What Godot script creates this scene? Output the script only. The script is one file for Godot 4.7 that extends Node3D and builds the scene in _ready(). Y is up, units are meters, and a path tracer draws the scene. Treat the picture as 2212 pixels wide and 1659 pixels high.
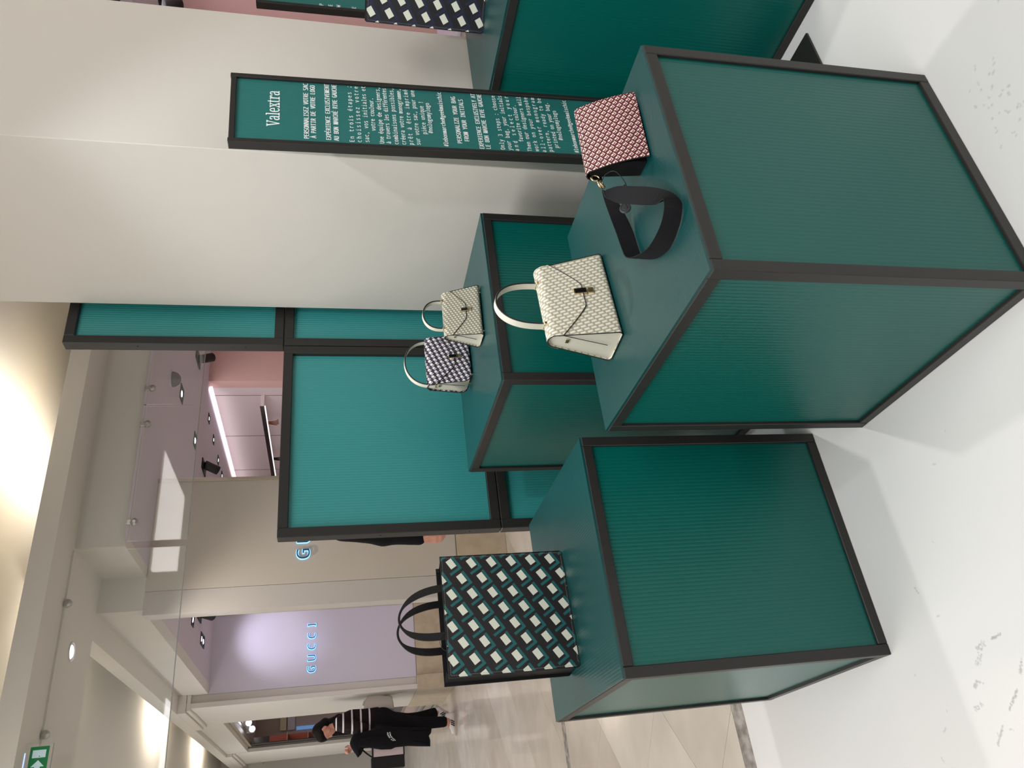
extends Node3D

var mats := {}
var rng := RandomNumberGenerator.new()

# ---------------------------------------------------------------- mesh helper
class Geo:
	var st := SurfaceTool.new()
	func _init(smooth := false) -> void:
		st.begin(Mesh.PRIMITIVE_TRIANGLES)
		st.set_smooth_group(0 if smooth else -1)
	func t(a: Vector3, b: Vector3, c: Vector3, ua := Vector2.ZERO, ub := Vector2.ZERO, uc := Vector2.ZERO) -> void:   # counter-clockwise from outside
		st.set_uv(ua); st.add_vertex(a)
		st.set_uv(uc); st.add_vertex(c)
		st.set_uv(ub); st.add_vertex(b)
	func q(a: Vector3, b: Vector3, c: Vector3, d: Vector3, ua := Vector2(0, 0), ub := Vector2(1, 0), uc := Vector2(1, 1), ud := Vector2(0, 1)) -> void:
		t(a, b, c, ua, ub, uc)
		t(a, c, d, ua, uc, ud)
	func box(c: Vector3, s: Vector3, ch := 0.0, x := Transform3D()) -> void:
		var h := s * 0.5
		var e := minf(ch, minf(h.x, minf(h.y, h.z)) * 0.9)
		var P := func(sx, sy, sz, ax):
			var v := Vector3(sx * h.x, sy * h.y, sz * h.z)
			if e > 0.0:
				if ax != 0: v.x -= sx * e
				if ax != 1: v.y -= sy * e
				if ax != 2: v.z -= sz * e
			return x * (c + v)
		for s1 in [-1, 1]:
			var f0 := [P.call(s1, -1, -1, 0), P.call(s1, 1, -1, 0), P.call(s1, 1, 1, 0), P.call(s1, -1, 1, 0)]
			var f1 := [P.call(-1, s1, -1, 1), P.call(-1, s1, 1, 1), P.call(1, s1, 1, 1), P.call(1, s1, -1, 1)]
			var f2 := [P.call(-1, -1, s1, 2), P.call(1, -1, s1, 2), P.call(1, 1, s1, 2), P.call(-1, 1, s1, 2)]
			for f in [f0, f1, f2]:
				if s1 > 0: q(f[0], f[1], f[2], f[3])
				else: q(f[3], f[2], f[1], f[0])
		if e <= 0.0:
			return
		for s1 in [-1, 1]:
			for s2 in [-1, 1]:
				_e(P.call(s1, s2, -1, 0), P.call(s1, s2, 1, 0), P.call(s1, s2, 1, 1), P.call(s1, s2, -1, 1), x * c)
				_e(P.call(s1, -1, s2, 0), P.call(s1, 1, s2, 0), P.call(s1, 1, s2, 2), P.call(s1, -1, s2, 2), x * c)
				_e(P.call(-1, s1, s2, 1), P.call(1, s1, s2, 1), P.call(1, s1, s2, 2), P.call(-1, s1, s2, 2), x * c)
				for s3 in [-1, 1]:
					var a: Vector3 = P.call(s1, s2, s3, 0)
					var b: Vector3 = P.call(s1, s2, s3, 1)
					var d: Vector3 = P.call(s1, s2, s3, 2)
					if (b - a).cross(d - a).dot(a - x * c) > 0: t(a, b, d)
					else: t(a, d, b)
	func _e(a: Vector3, b: Vector3, c: Vector3, d: Vector3, o: Vector3) -> void:
		if (b - a).cross(c - a).dot(a - o) > 0: q(a, b, c, d)
		else: q(d, c, b, a)
	func poly(pts: Array, n: Vector3) -> void:    # convex or star-shaped flat polygon facing n
		var m := Vector3.ZERO
		for p in pts: m += p
		m /= pts.size()
		for i in pts.size():
			var a: Vector3 = pts[i]
			var b: Vector3 = pts[(i + 1) % pts.size()]
			if (a - m).cross(b - m).dot(n) > 0: t(m, a, b)
			else: t(m, b, a)
	func tube(path: Array, r: float, seg := 8, closed := false, radii := []) -> void:
		var rings := []
		var n: int = path.size()
		var up := Vector3.UP
		for i in n:
			var p0: Vector3 = path[(i - 1 + n) % n] if closed else path[maxi(i - 1, 0)]
			var p1: Vector3 = path[(i + 1) % n] if closed else path[mini(i + 1, n - 1)]
			var d := (p1 - p0).normalized()
			if absf(d.dot(up)) > 0.95: up = Vector3(d.y, d.z, d.x)
			var sx := d.cross(up).normalized()
			up = sx.cross(d).normalized()
			var rr: float = radii[i] if radii.size() else r
			var ring := []
			for k in seg:
				var a := TAU * k / seg
				ring.append(path[i] + (sx * cos(a) + up * sin(a)) * rr)
			rings.append(ring)
		for i in (n if closed else n - 1):
			var j := (i + 1) % n
			for k in seg:
				var l := (k + 1) % seg
				q(rings[i][k], rings[i][l], rings[j][l], rings[j][k])
		if not closed:
			poly(rings[0], path[0] - path[1])
			poly(rings[n - 1], path[n - 1] - path[n - 2])
	func band(path: Array, wide: Array, thick: float) -> void:   # flat strap: centre line and half-width vectors
		var n := path.size()
		var P := []
		for i in n:
			var d: Vector3 = (path[mini(i + 1, n - 1)] - path[maxi(i - 1, 0)]).normalized()
			var w: Vector3 = wide[i]
			var o := d.cross(w).normalized() * thick * 0.5
			P.append([path[i] - w - o, path[i] + w - o, path[i] + w + o, path[i] - w + o])
		for i in n - 1:
			for k in 4:
				var l := (k + 1) % 4
				q(P[i][k], P[i + 1][k], P[i + 1][l], P[i][l])
		q(P[0][0], P[0][1], P[0][2], P[0][3])
		q(P[n - 1][3], P[n - 1][2], P[n - 1][1], P[n - 1][0])
	func lathe(prof: Array, c: Vector3, seg := 20, b := Basis()) -> void:   # (radius, height) pairs, bottom to top
		for i in prof.size() - 1:
			for k in seg:
				var a0 := TAU * k / seg
				var a1 := TAU * (k + 1) / seg
				var F := func(p, a): return c + b * Vector3(p.x * sin(a), p.y, p.x * cos(a))
				var v := [F.call(prof[i], a0), F.call(prof[i], a1), F.call(prof[i + 1], a1), F.call(prof[i + 1], a0)]
				if prof[i].x < 1e-6: t(v[0], v[2], v[3])
				elif prof[i + 1].x < 1e-6: t(v[0], v[1], v[2])
				else: q(v[0], v[1], v[2], v[3])
	func mesh() -> ArrayMesh:
		st.generate_normals()
		return st.commit()

func smooth(pts: Array, n: int) -> Array:
	var r := []
	var m := pts.size()
	for i in m - 1:
		for k in n:
			r.append(pts[i].cubic_interpolate(pts[i + 1], pts[maxi(i - 1, 0)], pts[mini(i + 2, m - 1)], float(k) / n))
	r.append(pts[m - 1])
	return r

func pillow(outline: Array, z0: float, thick: float, r: float) -> ArrayMesh:
	# a soft slab with rounded rim from an outline in x and y
	var g := Geo.new(true)
	var p := PackedVector2Array()
	for q in outline: p.append(Vector2(q[0], q[1]))
	if Geometry2D.is_polygon_clockwise(p): p.reverse()
	var n := p.size()
	var nr := []
	for i in n:
		var a := (p[i] - p[(i - 1 + n) % n]).normalized()
		var b := (p[(i + 1) % n] - p[i]).normalized()
		nr.append((Vector2(-a.y, a.x) + Vector2(-b.y, b.x)).normalized())
	var rings := []
	for t in [-1.0, -0.85, -0.5, 0.0, 0.5, 0.85, 1.0]:
		var ring := []
		for i in n:
			var v: Vector2 = p[i] + nr[i] * r * (1.0 - sqrt(1.0 - t * t))
			ring.append(Vector3(v.x, v.y, z0 + thick * 0.5 * t))
		rings.append(ring)
	for k in rings.size() - 1:
		for i in n:
			var j := (i + 1) % n
			g.q(rings[k][i], rings[k][j], rings[k + 1][j], rings[k + 1][i])
	var tri := Geometry2D.triangulate_polygon(p)
	var top: Array = rings[rings.size() - 1]
	for i in range(0, tri.size(), 3):
		var a := [tri[i], tri[i + 1], tri[i + 2]]
		if (p[a[1]] - p[a[0]]).cross(p[a[2]] - p[a[0]]) < 0: a = [tri[i], tri[i + 2], tri[i + 1]]
		g.t(top[a[0]], top[a[1]], top[a[2]])
		g.t(rings[0][a[0]], rings[0][a[2]], rings[0][a[1]])
	return g.mesh()

# ---------------------------------------------------------------- scene helpers
func col(r: float, g: float, b: float) -> Color:
	return Color(r / 255.0, g / 255.0, b / 255.0)

func mat(key: String, c: Color, rough := 0.6, spec := 0.5, metal := 0.0) -> StandardMaterial3D:
	if mats.has(key): return mats[key]
	var m := StandardMaterial3D.new()
	m.resource_name = key
	m.albedo_color = c
	m.roughness = rough
	m.metallic_specular = spec
	m.metallic = metal
	mats[key] = m
	return m

func glow(key: String, c: Color, e: float) -> StandardMaterial3D:
	if mats.has(key): return mats[key]
	var m := mat(key, c, 0.5)
	m.emission_enabled = true
	m.emission = c
	m.emission_energy_multiplier = e
	return m

var used := {}
func numbered(n: String) -> String:
	if not used.has(n):
		used[n] = 0
		return n
	used[n] += 1
	return "%s_%03d" % [n, used[n]]

func tag(o: Node, label: String, category: String, group := "") -> Node:
	o.set_meta("label", label)
	o.set_meta("category", category)
	if group: o.set_meta("group", group)
	return o

func thing(called: String, label: String, category: String, at := Vector3.ZERO, turn := 0.0, group := "") -> Node3D:
	var o := Node3D.new()
	o.name = numbered(called)
	add_child(o)
	o.position = at
	o.rotation.y = turn
	tag(o, label, category, group)
	return o

func part(called: String, mesh: Mesh, m: Material, parent: Node = null) -> MeshInstance3D:
	var o := MeshInstance3D.new()
	o.name = called if parent else numbered(called)
	o.mesh = mesh
	o.material_override = m
	(parent if parent else self).add_child(o, true)
	return o

func struct(called: String, mesh: Mesh, m: Material, parent: Node = null) -> MeshInstance3D:
	var o := part(called, mesh, m, parent)
	if parent == null: o.set_meta("kind", "structure")
	return o

func slab(x0: float, x1: float, y0: float, y1: float, z0: float, z1: float, ch := 0.0) -> ArrayMesh:
	var g := Geo.new()
	g.box(Vector3(x0 + x1, y0 + y1, z0 + z1) * 0.5, Vector3(absf(x1 - x0), absf(y1 - y0), absf(z1 - z0)), ch)
	return g.mesh()

func noise_tex(freq: float, lo: Color, hi: Color, seed_: int, size := 512, normal := false, bump := 1.0) -> NoiseTexture2D:
	var n := FastNoiseLite.new()
	n.seed = seed_
	n.frequency = freq
	n.fractal_octaves = 4
	var t := NoiseTexture2D.new()
	t.width = size; t.height = size
	t.seamless = true
	t.noise = n
	if normal:
		t.as_normal_map = true
		t.bump_strength = bump
	else:
		var g := Gradient.new()
		g.set_color(0, lo); g.set_color(1, hi)
		t.color_ramp = g
	return t

func triplanar(m: StandardMaterial3D, scale: float) -> void:
	m.uv1_triplanar = true
	m.uv1_world_triplanar = true
	m.uv1_scale = Vector3.ONE * scale

func spot(at: Vector3, to: Vector3, e: float, c: Color, angle: float, size := 0.03, soft := 0.5) -> void:
	var l := SpotLight3D.new()
	l.name = numbered("spot_lamp")
	l.light_energy = e; l.light_color = c
	l.spot_angle = angle; l.spot_angle_attenuation = soft
	l.spot_range = 30.0; l.spot_attenuation = 2.0
	l.light_size = size
	l.shadow_enabled = true
	add_child(l)
	l.look_at_from_position(at, to, Vector3(0.01, 0, 1))

func omni(at: Vector3, e: float, c: Color, size := 0.05) -> void:
	var l := OmniLight3D.new()
	l.name = numbered("omni_lamp")
	l.light_energy = e; l.light_color = c
	l.omni_range = 30.0; l.omni_attenuation = 2.0
	l.light_size = size
	l.shadow_enabled = true
	add_child(l)
	l.position = at

func area(at: Vector3, to: Vector3, s: Vector2, e: float, c: Color) -> void:
	var l := AreaLight3D.new()
	l.name = numbered("area_lamp")
	l.area_size = s
	l.light_energy = e; l.light_color = c
	l.area_range = 30.0; l.area_attenuation = 2.0
	l.area_normalize_energy = true
	l.shadow_enabled = true
	add_child(l)
	var up := Vector3(1, 0, 0) if absf((to - at).normalized().y) > 0.9 else Vector3.UP
	l.look_at_from_position(at, to, up)

# ---------------------------------------------------------------- print patterns: one lattice cell as a texture
func pattern_mat(key: String, v1: Vector2, v2: Vector2, base: Color, shapes: Array, res := 128, rough := 0.45) -> Dictionary:
	# shapes: [u0, u1, w0, w1, angle, colour] rectangles in turned axes around the lattice point, later ones on top
	var im := Image.create(res, res, false, Image.FORMAT_RGB8)
	var prep := []
	for s in shapes:
		prep.append([Vector2(cos(s[4]), sin(s[4])), Vector2(-sin(s[4]), cos(s[4])), s[0], s[1], s[2], s[3], s[5]])
	var ext := 0.0
	for s in shapes: ext = maxf(ext, maxf(maxf(absf(s[0]), absf(s[1])), maxf(absf(s[2]), absf(s[3]))))
	for y in res:
		for x in res:
			var p := v1 * ((x + 0.5) / res) + v2 * ((y + 0.5) / res)
			var c := base
			for i in range(-2, 4):
				for j in range(-2, 4):
					var dlt := p - v1 * i - v2 * j
					if dlt.length_squared() > 2.0 * ext * ext: continue
					for s in prep:
						var a: float = dlt.dot(s[0])
						var b: float = dlt.dot(s[1])
						if a >= s[2] and a <= s[3] and b >= s[4] and b <= s[5]: c = s[6]
			im.set_pixel(x, y, c)
	var m := mat(key, Color.WHITE, rough)
	m.albedo_texture = ImageTexture.create_from_image(im)
	var det := v1.x * v2.y - v1.y * v2.x
	return {"m": m, "a": Vector2(v2.y, -v2.x) / det, "b": Vector2(-v1.y, v1.x) / det}

func pat_uv(p: Dictionary, right: float, down: float) -> Vector2:
	var v := Vector2(right, down)
	return Vector2(p.a.dot(v), p.b.dot(v))

# ---------------------------------------------------------------- fluted sheet in local axes: origin corner, run along u, flutes along v
func fluted(o: Vector3, u: Vector3, v: Vector3, pitch: float, depth: float) -> ArrayMesh:
	var st := SurfaceTool.new()
	st.begin(Mesh.PRIMITIVE_TRIANGLES)
	var n := u.cross(v).normalized()
	var cnt := maxi(1, int(round(u.length() / pitch)))
	var ud := u.normalized()
	var seg := 6
	var pts := []
	for i in cnt * seg + 1:
		var f := float(i) / (cnt * seg)
		var ph := TAU * float(i % seg) / seg
		var w := pow(0.5 + 0.5 * cos(ph), 3.0)                      # narrow groove at each web
		var h := -depth * w
		var sl := depth * 3.0 * pow(0.5 + 0.5 * cos(ph), 2.0) * 0.5 * sin(ph) * TAU / pitch
		pts.append([o + u * f + n * h, (n - ud * sl).normalized()])
	for i in pts.size() - 1:
		var a = pts[i]
		var b = pts[i + 1]
		for k in [[a, 0], [b, 1], [b, 0], [a, 0], [a, 1], [b, 1]]:
			st.set_normal(k[0][1]); st.add_vertex(k[0][0] + v * k[1])
	var bk := n * -0.006
	for f in [[o + bk, o + bk + v, o + u + v + bk, o + u + bk], [o + bk, o + u + bk, o + u, o], [o + v, o + v + u, o + v + u + bk, o + v + bk], [o + bk, o, o + v, o + v + bk], [o + u, o + u + bk, o + u + v + bk, o + u + v]]:
		var nn: Vector3 = (f[1] - f[0]).cross(f[2] - f[0]).normalized()
		for k in [0, 2, 1, 0, 3, 2]:
			st.set_normal(nn); st.add_vertex(f[k])
	return st.commit()

# ---------------------------------------------------------------- display furniture
func make_plinth(label: String, at: Vector3, turn: float, w: float, d: float, h: float, top_along_x: bool) -> void:
	var t := thing("display_plinth", label, "plinth", at, turn, "teal fluted display plinths")
	var fr: Material = mats["frame"]
	var b := 0.028
	var y1 := h - 0.006
	for sx in [-1, 1]:
		for sz in [-1, 1]:
			var g := Geo.new()
			g.box(Vector3(sx * (w - b) / 2, y1 / 2, sz * (d - b) / 2), Vector3(b, y1, b), 0.0018)
			part("post", g.mesh(), fr, t)
	for yy in [b / 2, y1 - b / 2]:
		for s in [-1, 1]:
			var g := Geo.new()
			g.box(Vector3(0, yy, s * (d - b) / 2), Vector3(w - 2 * b - 0.0012, b - 0.0006, b - 0.0006), 0.0016)
			part("rail", g.mesh(), fr, t)
			g = Geo.new()
			g.box(Vector3(s * (w - b) / 2, yy, 0), Vector3(b - 0.0006, b - 0.0006, d - 2 * b - 0.0012), 0.0016)
			part("rail", g.mesh(), fr, t)
	var r := 0.008
	var pm: Material = mats["sheet"]
	var hh := Vector3(0, y1 - 2 * b, 0)
	var wx := Vector3(w - 2 * b, 0, 0)
	var dz := Vector3(0, 0, d - 2 * b)
	var p := 0.0106
	part("side_panel", fluted(Vector3(-w / 2 + b, b, d / 2 - r), wx, hh, p, 0.0003), pm, t)
	part("side_panel", fluted(Vector3(w / 2 - b, b, -d / 2 + r), -wx, hh, p, 0.0003), pm, t)
	part("side_panel", fluted(Vector3(-w / 2 + r, b, -d / 2 + b), dz, hh, p, 0.0003), pm, t)
	part("side_panel", fluted(Vector3(w / 2 - r, b, d / 2 - b), -dz, hh, p, 0.0003), pm, t)
	var i := 0.0016
	if top_along_x:
		part("top_panel", fluted(Vector3(-w / 2 + i, h, -d / 2 + i), Vector3(0, 0, d - 2 * i), Vector3(w - 2 * i, 0, 0), p * 0.55, 0.0002), mats["sheet_top"], t)
	else:
		part("top_panel", fluted(Vector3(-w / 2 + i, h, d / 2 - i), Vector3(w - 2 * i, 0, 0), Vector3(0, 0, -d + 2 * i), p * 0.8, 0.00025), mats["sheet_top"], t)

func make_screen() -> void:
	var t := thing("partition_screen", "tall stepped screen of black framed translucent teal panels behind the two small handbags", "screen", Vector3(0.968, 0, -2.70))
	var m := 0.81
	var b := 0.036
	for c in [[0, 0], [0, 1], [1, 0], [1, 1], [1, 2]]:
		var o := Vector3(c[0] * m, c[1] * m + 0.002, -0.05)
		var e := 0.0015
		for s in [0, 1]:
			var g := Geo.new()
			g.box(o + Vector3(b / 2 + s * (m - b) + (e if s == 0 else -e) , m / 2, 0.025), Vector3(b, m - 2 * e, 0.05), 0.002)
			part("frame_post", g.mesh(), mats["frame"], t)
			g = Geo.new()
			g.box(o + Vector3(m / 2, b / 2 + s * (m - b) + (e if s == 0 else -e), 0.025), Vector3(m - 2 * b - 2 * e, b, 0.049), 0.002)
			part("frame_rail", g.mesh(), mats["frame"], t)
		part("panel", fluted(o + Vector3(b, b, 0.030), Vector3(m - 2 * b, 0, 0), Vector3(0, m - 2 * b, 0), 0.0106, 0.0006), mats["sheet_thin"], t)
	# bolt holes on the open left edges
	for p in [[m + 0.05, 2 * m + 0.15], [m + 0.05, 2 * m + 0.55], [0.0, m + 0.12], [0.0, m + 0.45]]:
		var g := Geo.new()
		var x0: float = 0.81 if p[0] > 0.5 else 0.0
		g.lathe([Vector2(0.0, 0.0), Vector2(0.003, 0.0), Vector2(0.003, 0.0012), Vector2(0, 0.0012)], Vector3(x0 + 0.0012, p[1], -0.022), 10, Basis(Vector3(0, 0, 1), PI / 2))
		part("bolt_hole", g.mesh(), mats["black"], t)

func text_mesh(s: String, font: String, em: float, width: float, stretch: bool, bold: float, depth := 0.0008) -> Array:
	# bold: stroke thickening in metres, made of copies shifted by half of it
	var base := SystemFont.new()
	base.font_names = PackedStringArray([font])
	var f := FontVariation.new()
	f.base_font = base
	var tm := TextMesh.new()
	tm.font = f
	tm.font_size = 64
	tm.pixel_size = em / 64.0
	tm.depth = depth
	tm.curve_step = 6.0
	tm.text = s
	var w := tm.get_aabb().size.x
	var k := 1.0
	if width > 0.0:
		if stretch: k = width / w
		else:
			var f2 := FontVariation.new()
			f2.base_font = base
			f2.spacing_glyph = int(round((width / 0.86 - w) / maxf(1.0, s.length() - 1) / tm.pixel_size))
			tm.font = f2
			k = width / tm.get_aabb().size.x
	if bold <= 0.0: return [tm, k]
	var st := SurfaceTool.new()
	var sh := [Vector3(-bold / 2 / k, 0, 0), Vector3(bold / 2 / k, 0, 0.00004)]
	if bold > 0.002:
		sh = []
		for i in 8: sh.append(Vector3(cos(TAU * i / 8.0), sin(TAU * i / 8.0), 0.0001 * i) * bold / 2)
	for o in sh: st.append_from(tm, 0, Transform3D(Basis(), o))
	return [st.commit(), k]

const LINES := [["Valextra",1.811,1.960,1.598,"S"],["PERSONNALISEZ VOTRE SAC",1.770,2.003,1.506,"B"],["À PARTIR DE VOTRE LOGO",1.774,1.998,1.486,"B"],["EXPÉRIENCE EXCLUSIVEMENT",1.771,2.008,1.444,"B"],["AU BON MARCHÉ RIVE GAUCHE",1.770,2.009,1.422,"B"],["En trois étapes ;",1.771,2.008,1.378,"N"],["choisissez votre",1.771,2.009,1.357,"N"],["sac, vos initiales et",1.773,2.012,1.335,"N"],["votre couleur.",1.824,1.963,1.314,"N"],["Une équipe de designers,",1.773,2.014,1.292,"N"],["à travers les différentes",1.774,2.012,1.272,"N"],["combinaisons possibles,",1.774,2.015,1.250,"N"],["créera votre monogramme,",1.775,2.015,1.228,"N"],["prêt à être imprimé",1.775,2.014,1.206,"N"],["sur votre sac, pour une",1.777,2.014,1.185,"N"],["pièce unique !",1.826,1.965,1.162,"N"],["#nologomylogo",1.830,1.962,1.143,"N"],["#lebonmarche#geekmaischic",1.779,2.016,1.101,"M"],["PERSONALIZE YOUR BAG",1.796,2.001,1.058,"B"],["FROM YOUR INITIALS",1.807,1.991,1.035,"B"],["EXPERIENCE EXCLUSIVELY AT",1.779,2.022,0.992,"B"],["LE BON MARCHE RIVE GAUCHE",1.781,2.022,0.972,"B"],["Only 3 steps : choose",1.782,2.022,0.927,"N"],["your bag, your initials",1.782,2.024,0.905,"N"],["and select your",1.781,2.024,0.883,"N"],["favorite colour.",1.824,1.986,0.863,"N"],["Then our designers will",1.783,2.027,0.842,"N"],["work on your bespoke",1.785,2.027,0.819,"N"],["all-over monogram",1.784,2.028,0.796,"N"],["pattern, ready to be",1.788,2.028,0.774,"N"],["printed on your bag.",1.808,2.010,0.752,"N"],["#nologomylogo",1.842,1.975,0.732,"N"],["#lebonmarche#geekmaischic",1.792,2.029,0.689,"M"]]

func make_sign(label: String, at: Vector3, roll: float, with_text: bool) -> Node3D:
	var t := thing("sign_stand", label, "sign", at, 0.0, "")
	t.rotation.z = roll
	var w := 0.285
	var h := 1.717
	var b := 0.0155
	var y0 := 0.009
	for s in [-1, 1]:
		var g := Geo.new()
		g.box(Vector3(s * (w - b) / 2, (h + y0) / 2, 0), Vector3(b, h - y0, 0.03), 0.0015)
		part("frame_post", g.mesh(), mats["frame"], t)
	for yy in [h - b / 2 - 0.002, 0.06]:
		var g := Geo.new()
		g.box(Vector3(0, yy, 0), Vector3(w - 2 * b - 0.001, b, 0.0295), 0.0015)
		part("frame_rail", g.mesh(), mats["frame"], t)
	part("panel", fluted(Vector3(-w / 2 + b, 0.07, 0.007), Vector3(w - 2 * b, 0, 0), Vector3(0, h - b - 0.072, 0), 0.0106, 0.0002), mats["sheet_sign"], t)
	var bp := Geo.new()
	bp.box(Vector3(-0.0, 0.0045, 0.0), Vector3(0.19, 0.008, 0.68), 0.001)
	part("base_plate", bp.mesh(), mats["frame"], t).rotation.z = -roll
	if with_text:
		for l in LINES:
			var q := 0.9906
			var cx: float = 1.8745 * q + (1.717 - l[3]) * 0.030
			var tm: Array
			if l[4] == "S": tm = text_mesh(l[0], "Droid Serif", 0.050, l[2] - l[1], true, 0.0)
			elif l[4] == "B": tm = text_mesh(l[0], "Droid Sans Mono", 0.0196, l[2] - l[1], true, 0.0005)
			elif l[4] == "M": tm = text_mesh(l[0], "Droid Sans Mono", 0.0186, l[2] - l[1], true, 0.0004)
			else: tm = text_mesh(l[0], "Droid Sans Mono", 0.0188, l[2] - l[1], false, 0.0)
			var o := part("text_line", tm[0], mats["print"], t)
			o.scale.x = tm[1]
			o.position = Vector3((l[1] + l[2]) * 0.5 * q - cx, 1.4286 + (l[3] - 1.4286) * q, 0.0078)
	return t

# ---------------------------------------------------------------- bags
func profile(D0: float, Hh: float, lean: float, rt: float, rb: float) -> Array:
	# side outline (z, y) from the front foot over the top to the back foot
	var p := []
	for i in 5:
		var a := PI / 2 * i / 4.0
		p.append(Vector2(D0 / 2 - rb + rb * sin(a), rb - rb * cos(a)))
	var zt := lean
	for i in 13:
		p.append(Vector2(D0 / 2, rb).lerp(Vector2(zt + rt, Hh - rt), (i + 1) / 14.0))
	for i in 13:
		var a := PI * i / 12.0
		p.append(Vector2(zt + rt * cos(a), Hh - rt + rt * sin(a)))
	for i in 6:
		p.append(Vector2(zt - rt, Hh - rt).lerp(Vector2(-D0 / 2, rb), (i + 1) / 7.0))
	for i in 5:
		var a := PI / 2 * (4 - i) / 4.0
		p.append(Vector2(-D0 / 2 + rb - rb * sin(a), rb - rb * cos(a)))
	return p

func satchel(t: Node3D, W0: float, W1: float, Hh: float, D0: float, rt: float, lean: float, pat: Dictionary, drop_mid: float, corner: float, edge: Material, hx: float, rise: float, hw: float, on_gusset: bool, clasp_x: float) -> void:
	var pr := profile(D0, Hh, lean, rt, 0.010)
	var n := pr.size()
	var arc := [0.0]
	for i in n - 1: arc.append(arc[i] + (pr[i + 1] - pr[i]).length())
	var half := func(y: float) -> float:
		var v := lerpf(W0, W1, y / Hh) * 0.5
		if corner > 0.0 and y < corner: v -= corner - sqrt(maxf(0.0, corner * corner - (corner - y) * (corner - y)))
		return v
	var nrm := func(i: int) -> Vector3:
		var d: Vector2 = (pr[mini(i + 1, n - 1)] - pr[maxi(i - 1, 0)]).normalized()
		return Vector3(0, -d.x, d.y)
	# printed body shell
	var g := Geo.new(true)
	for i in n - 1:
		var a: float = half.call(pr[i].y)
		var b: float = half.call(pr[i + 1].y)
		g.q(Vector3(-a, pr[i].y, pr[i].x), Vector3(a, pr[i].y, pr[i].x), Vector3(b, pr[i + 1].y, pr[i + 1].x), Vector3(-b, pr[i + 1].y, pr[i + 1].x),
			pat_uv(pat, -a, -arc[i]), pat_uv(pat, a, -arc[i]), pat_uv(pat, b, -arc[i + 1]), pat_uv(pat, -b, -arc[i + 1]))
	g.q(Vector3(-half.call(0.0), 0, pr[n - 1].x), Vector3(half.call(0.0), 0, pr[n - 1].x), Vector3(half.call(0.0), 0, pr[0].x), Vector3(-half.call(0.0), 0, pr[0].x))
	part("body", g.mesh(), pat.m, t)
	# white gussets, set in a little, each with a fold line and a gold clip
	for s in [-1, 1]:
		g = Geo.new(true)
		var ring := []
		for i in n: ring.append(Vector3(s * (half.call(pr[i].y) - 0.006), pr[i].y, pr[i].x))
		var mid := Vector3(s * (lerpf(W0, W1, 0.45) / 2 - 0.010), Hh * 0.45, lean * 0.4)
		for i in n:
			var a: Vector3 = ring[i]
			var b: Vector3 = ring[(i + 1) % n]
			if s > 0: g.t(mid, b, a)
			else: g.t(mid, a, b)
		var gu := part("gusset", g.mesh(), mats["cream_leather"], t)
		g = Geo.new()
		var px: float = s * (lerpf(W0, W1, 0.5) / 2 - 0.0052)
		g.tube([Vector3(s * (W1 / 2 - 0.004), Hh * 0.90, lean + rt * 0.9), Vector3(px, Hh * 0.55, lean * 0.6 + D0 * 0.10), Vector3(s * (W0 / 2 - 0.005), Hh * 0.14, 0.0)], 0.0009, 6)
		part("fold_piping", g.mesh(), edge, gu)
		g = Geo.new()
		g.box(Vector3(s * (lerpf(W0, W1, 0.72) / 2 - 0.0055), Hh * 0.72, lean * 0.75 - rt * 0.1), Vector3(0.002, 0.010, 0.014) * (Hh / 0.17), 0.0005)
		part("gold_clip", g.mesh(), mats["gold"], gu)
		g = Geo.new(true)
		var path := []
		for i in n: path.append(Vector3(s * half.call(pr[i].y), pr[i].y, pr[i].x))
		g.tube(path, 0.0013, 6, true)
		part("edge_piping", g.mesh(), edge, t)
	# flap over the ridge
	var i0 := 4
	var at_arc := func(s: float, lift: float, u: float) -> Array:
		var i := 0
		while i < n - 2 and arc[i + 1] < s: i += 1
		var f: float = (s - arc[i]) / (arc[i + 1] - arc[i])
		var q2: Vector2 = pr[i].lerp(pr[i + 1], f)
		var nn: Vector3 = nrm.call(i).lerp(nrm.call(i + 1), f).normalized()
		return [Vector3(u * (half.call(q2.y) + 0.0008), q2.y, q2.x) + nn * lift, s]
	var s_top: float = arc[i0 + 26] + 0.01
	var front: float = arc[i0 + 14] - arc[i0]
	g = Geo.new(true)
	var cols := 32
	var rows := 18
	var grid := []
	var rim := []
	for c in cols + 1:
		var u := lerpf(-1, 1, float(c) / cols)
		var a := absf(u)
		var dr := drop_mid
		if drop_mid < 0.95:
			dr = drop_mid - (drop_mid - 0.07) * (sqrt(pow(maxf(0.0, a - 0.24) / 0.76, 2.0) + 0.012) - 0.1095) / 0.8965
		var s_end: float = arc[i0] + front * (1.0 - dr)
		var line := []
		for r in rows + 1:
			line.append(at_arc.call(lerpf(s_top, s_end, float(r) / rows), 0.0028, u))
		grid.append(line)
		rim.append(line[rows][0])
	for c in cols:
		for r in rows:
			var v := [grid[c][r], grid[c][r + 1], grid[c + 1][r + 1], grid[c + 1][r]]
			g.q(v[0][0], v[1][0], v[2][0], v[3][0], pat_uv(pat, v[0][0].x, -v[0][1]), pat_uv(pat, v[1][0].x, -v[1][1]), pat_uv(pat, v[2][0].x, -v[2][1]), pat_uv(pat, v[3][0].x, -v[3][1]))
	var fl := part("flap", g.mesh(), pat.m, t)
	g = Geo.new(true)
	g.tube(rim, 0.0009, 6)
	part("flap_edge", g.mesh(), edge, fl)
	# clasp
	var k := Hh / 0.17
	var s_c: float = arc[i0] + front * (1.0 - drop_mid)
	var cp: Vector3 = at_arc.call(s_c + 0.004 * k, 0.006, clasp_x / (W0 * 0.5))[0]
	var cl := Node3D.new()
	cl.name = "clasp"
	t.add_child(cl, true)
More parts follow.
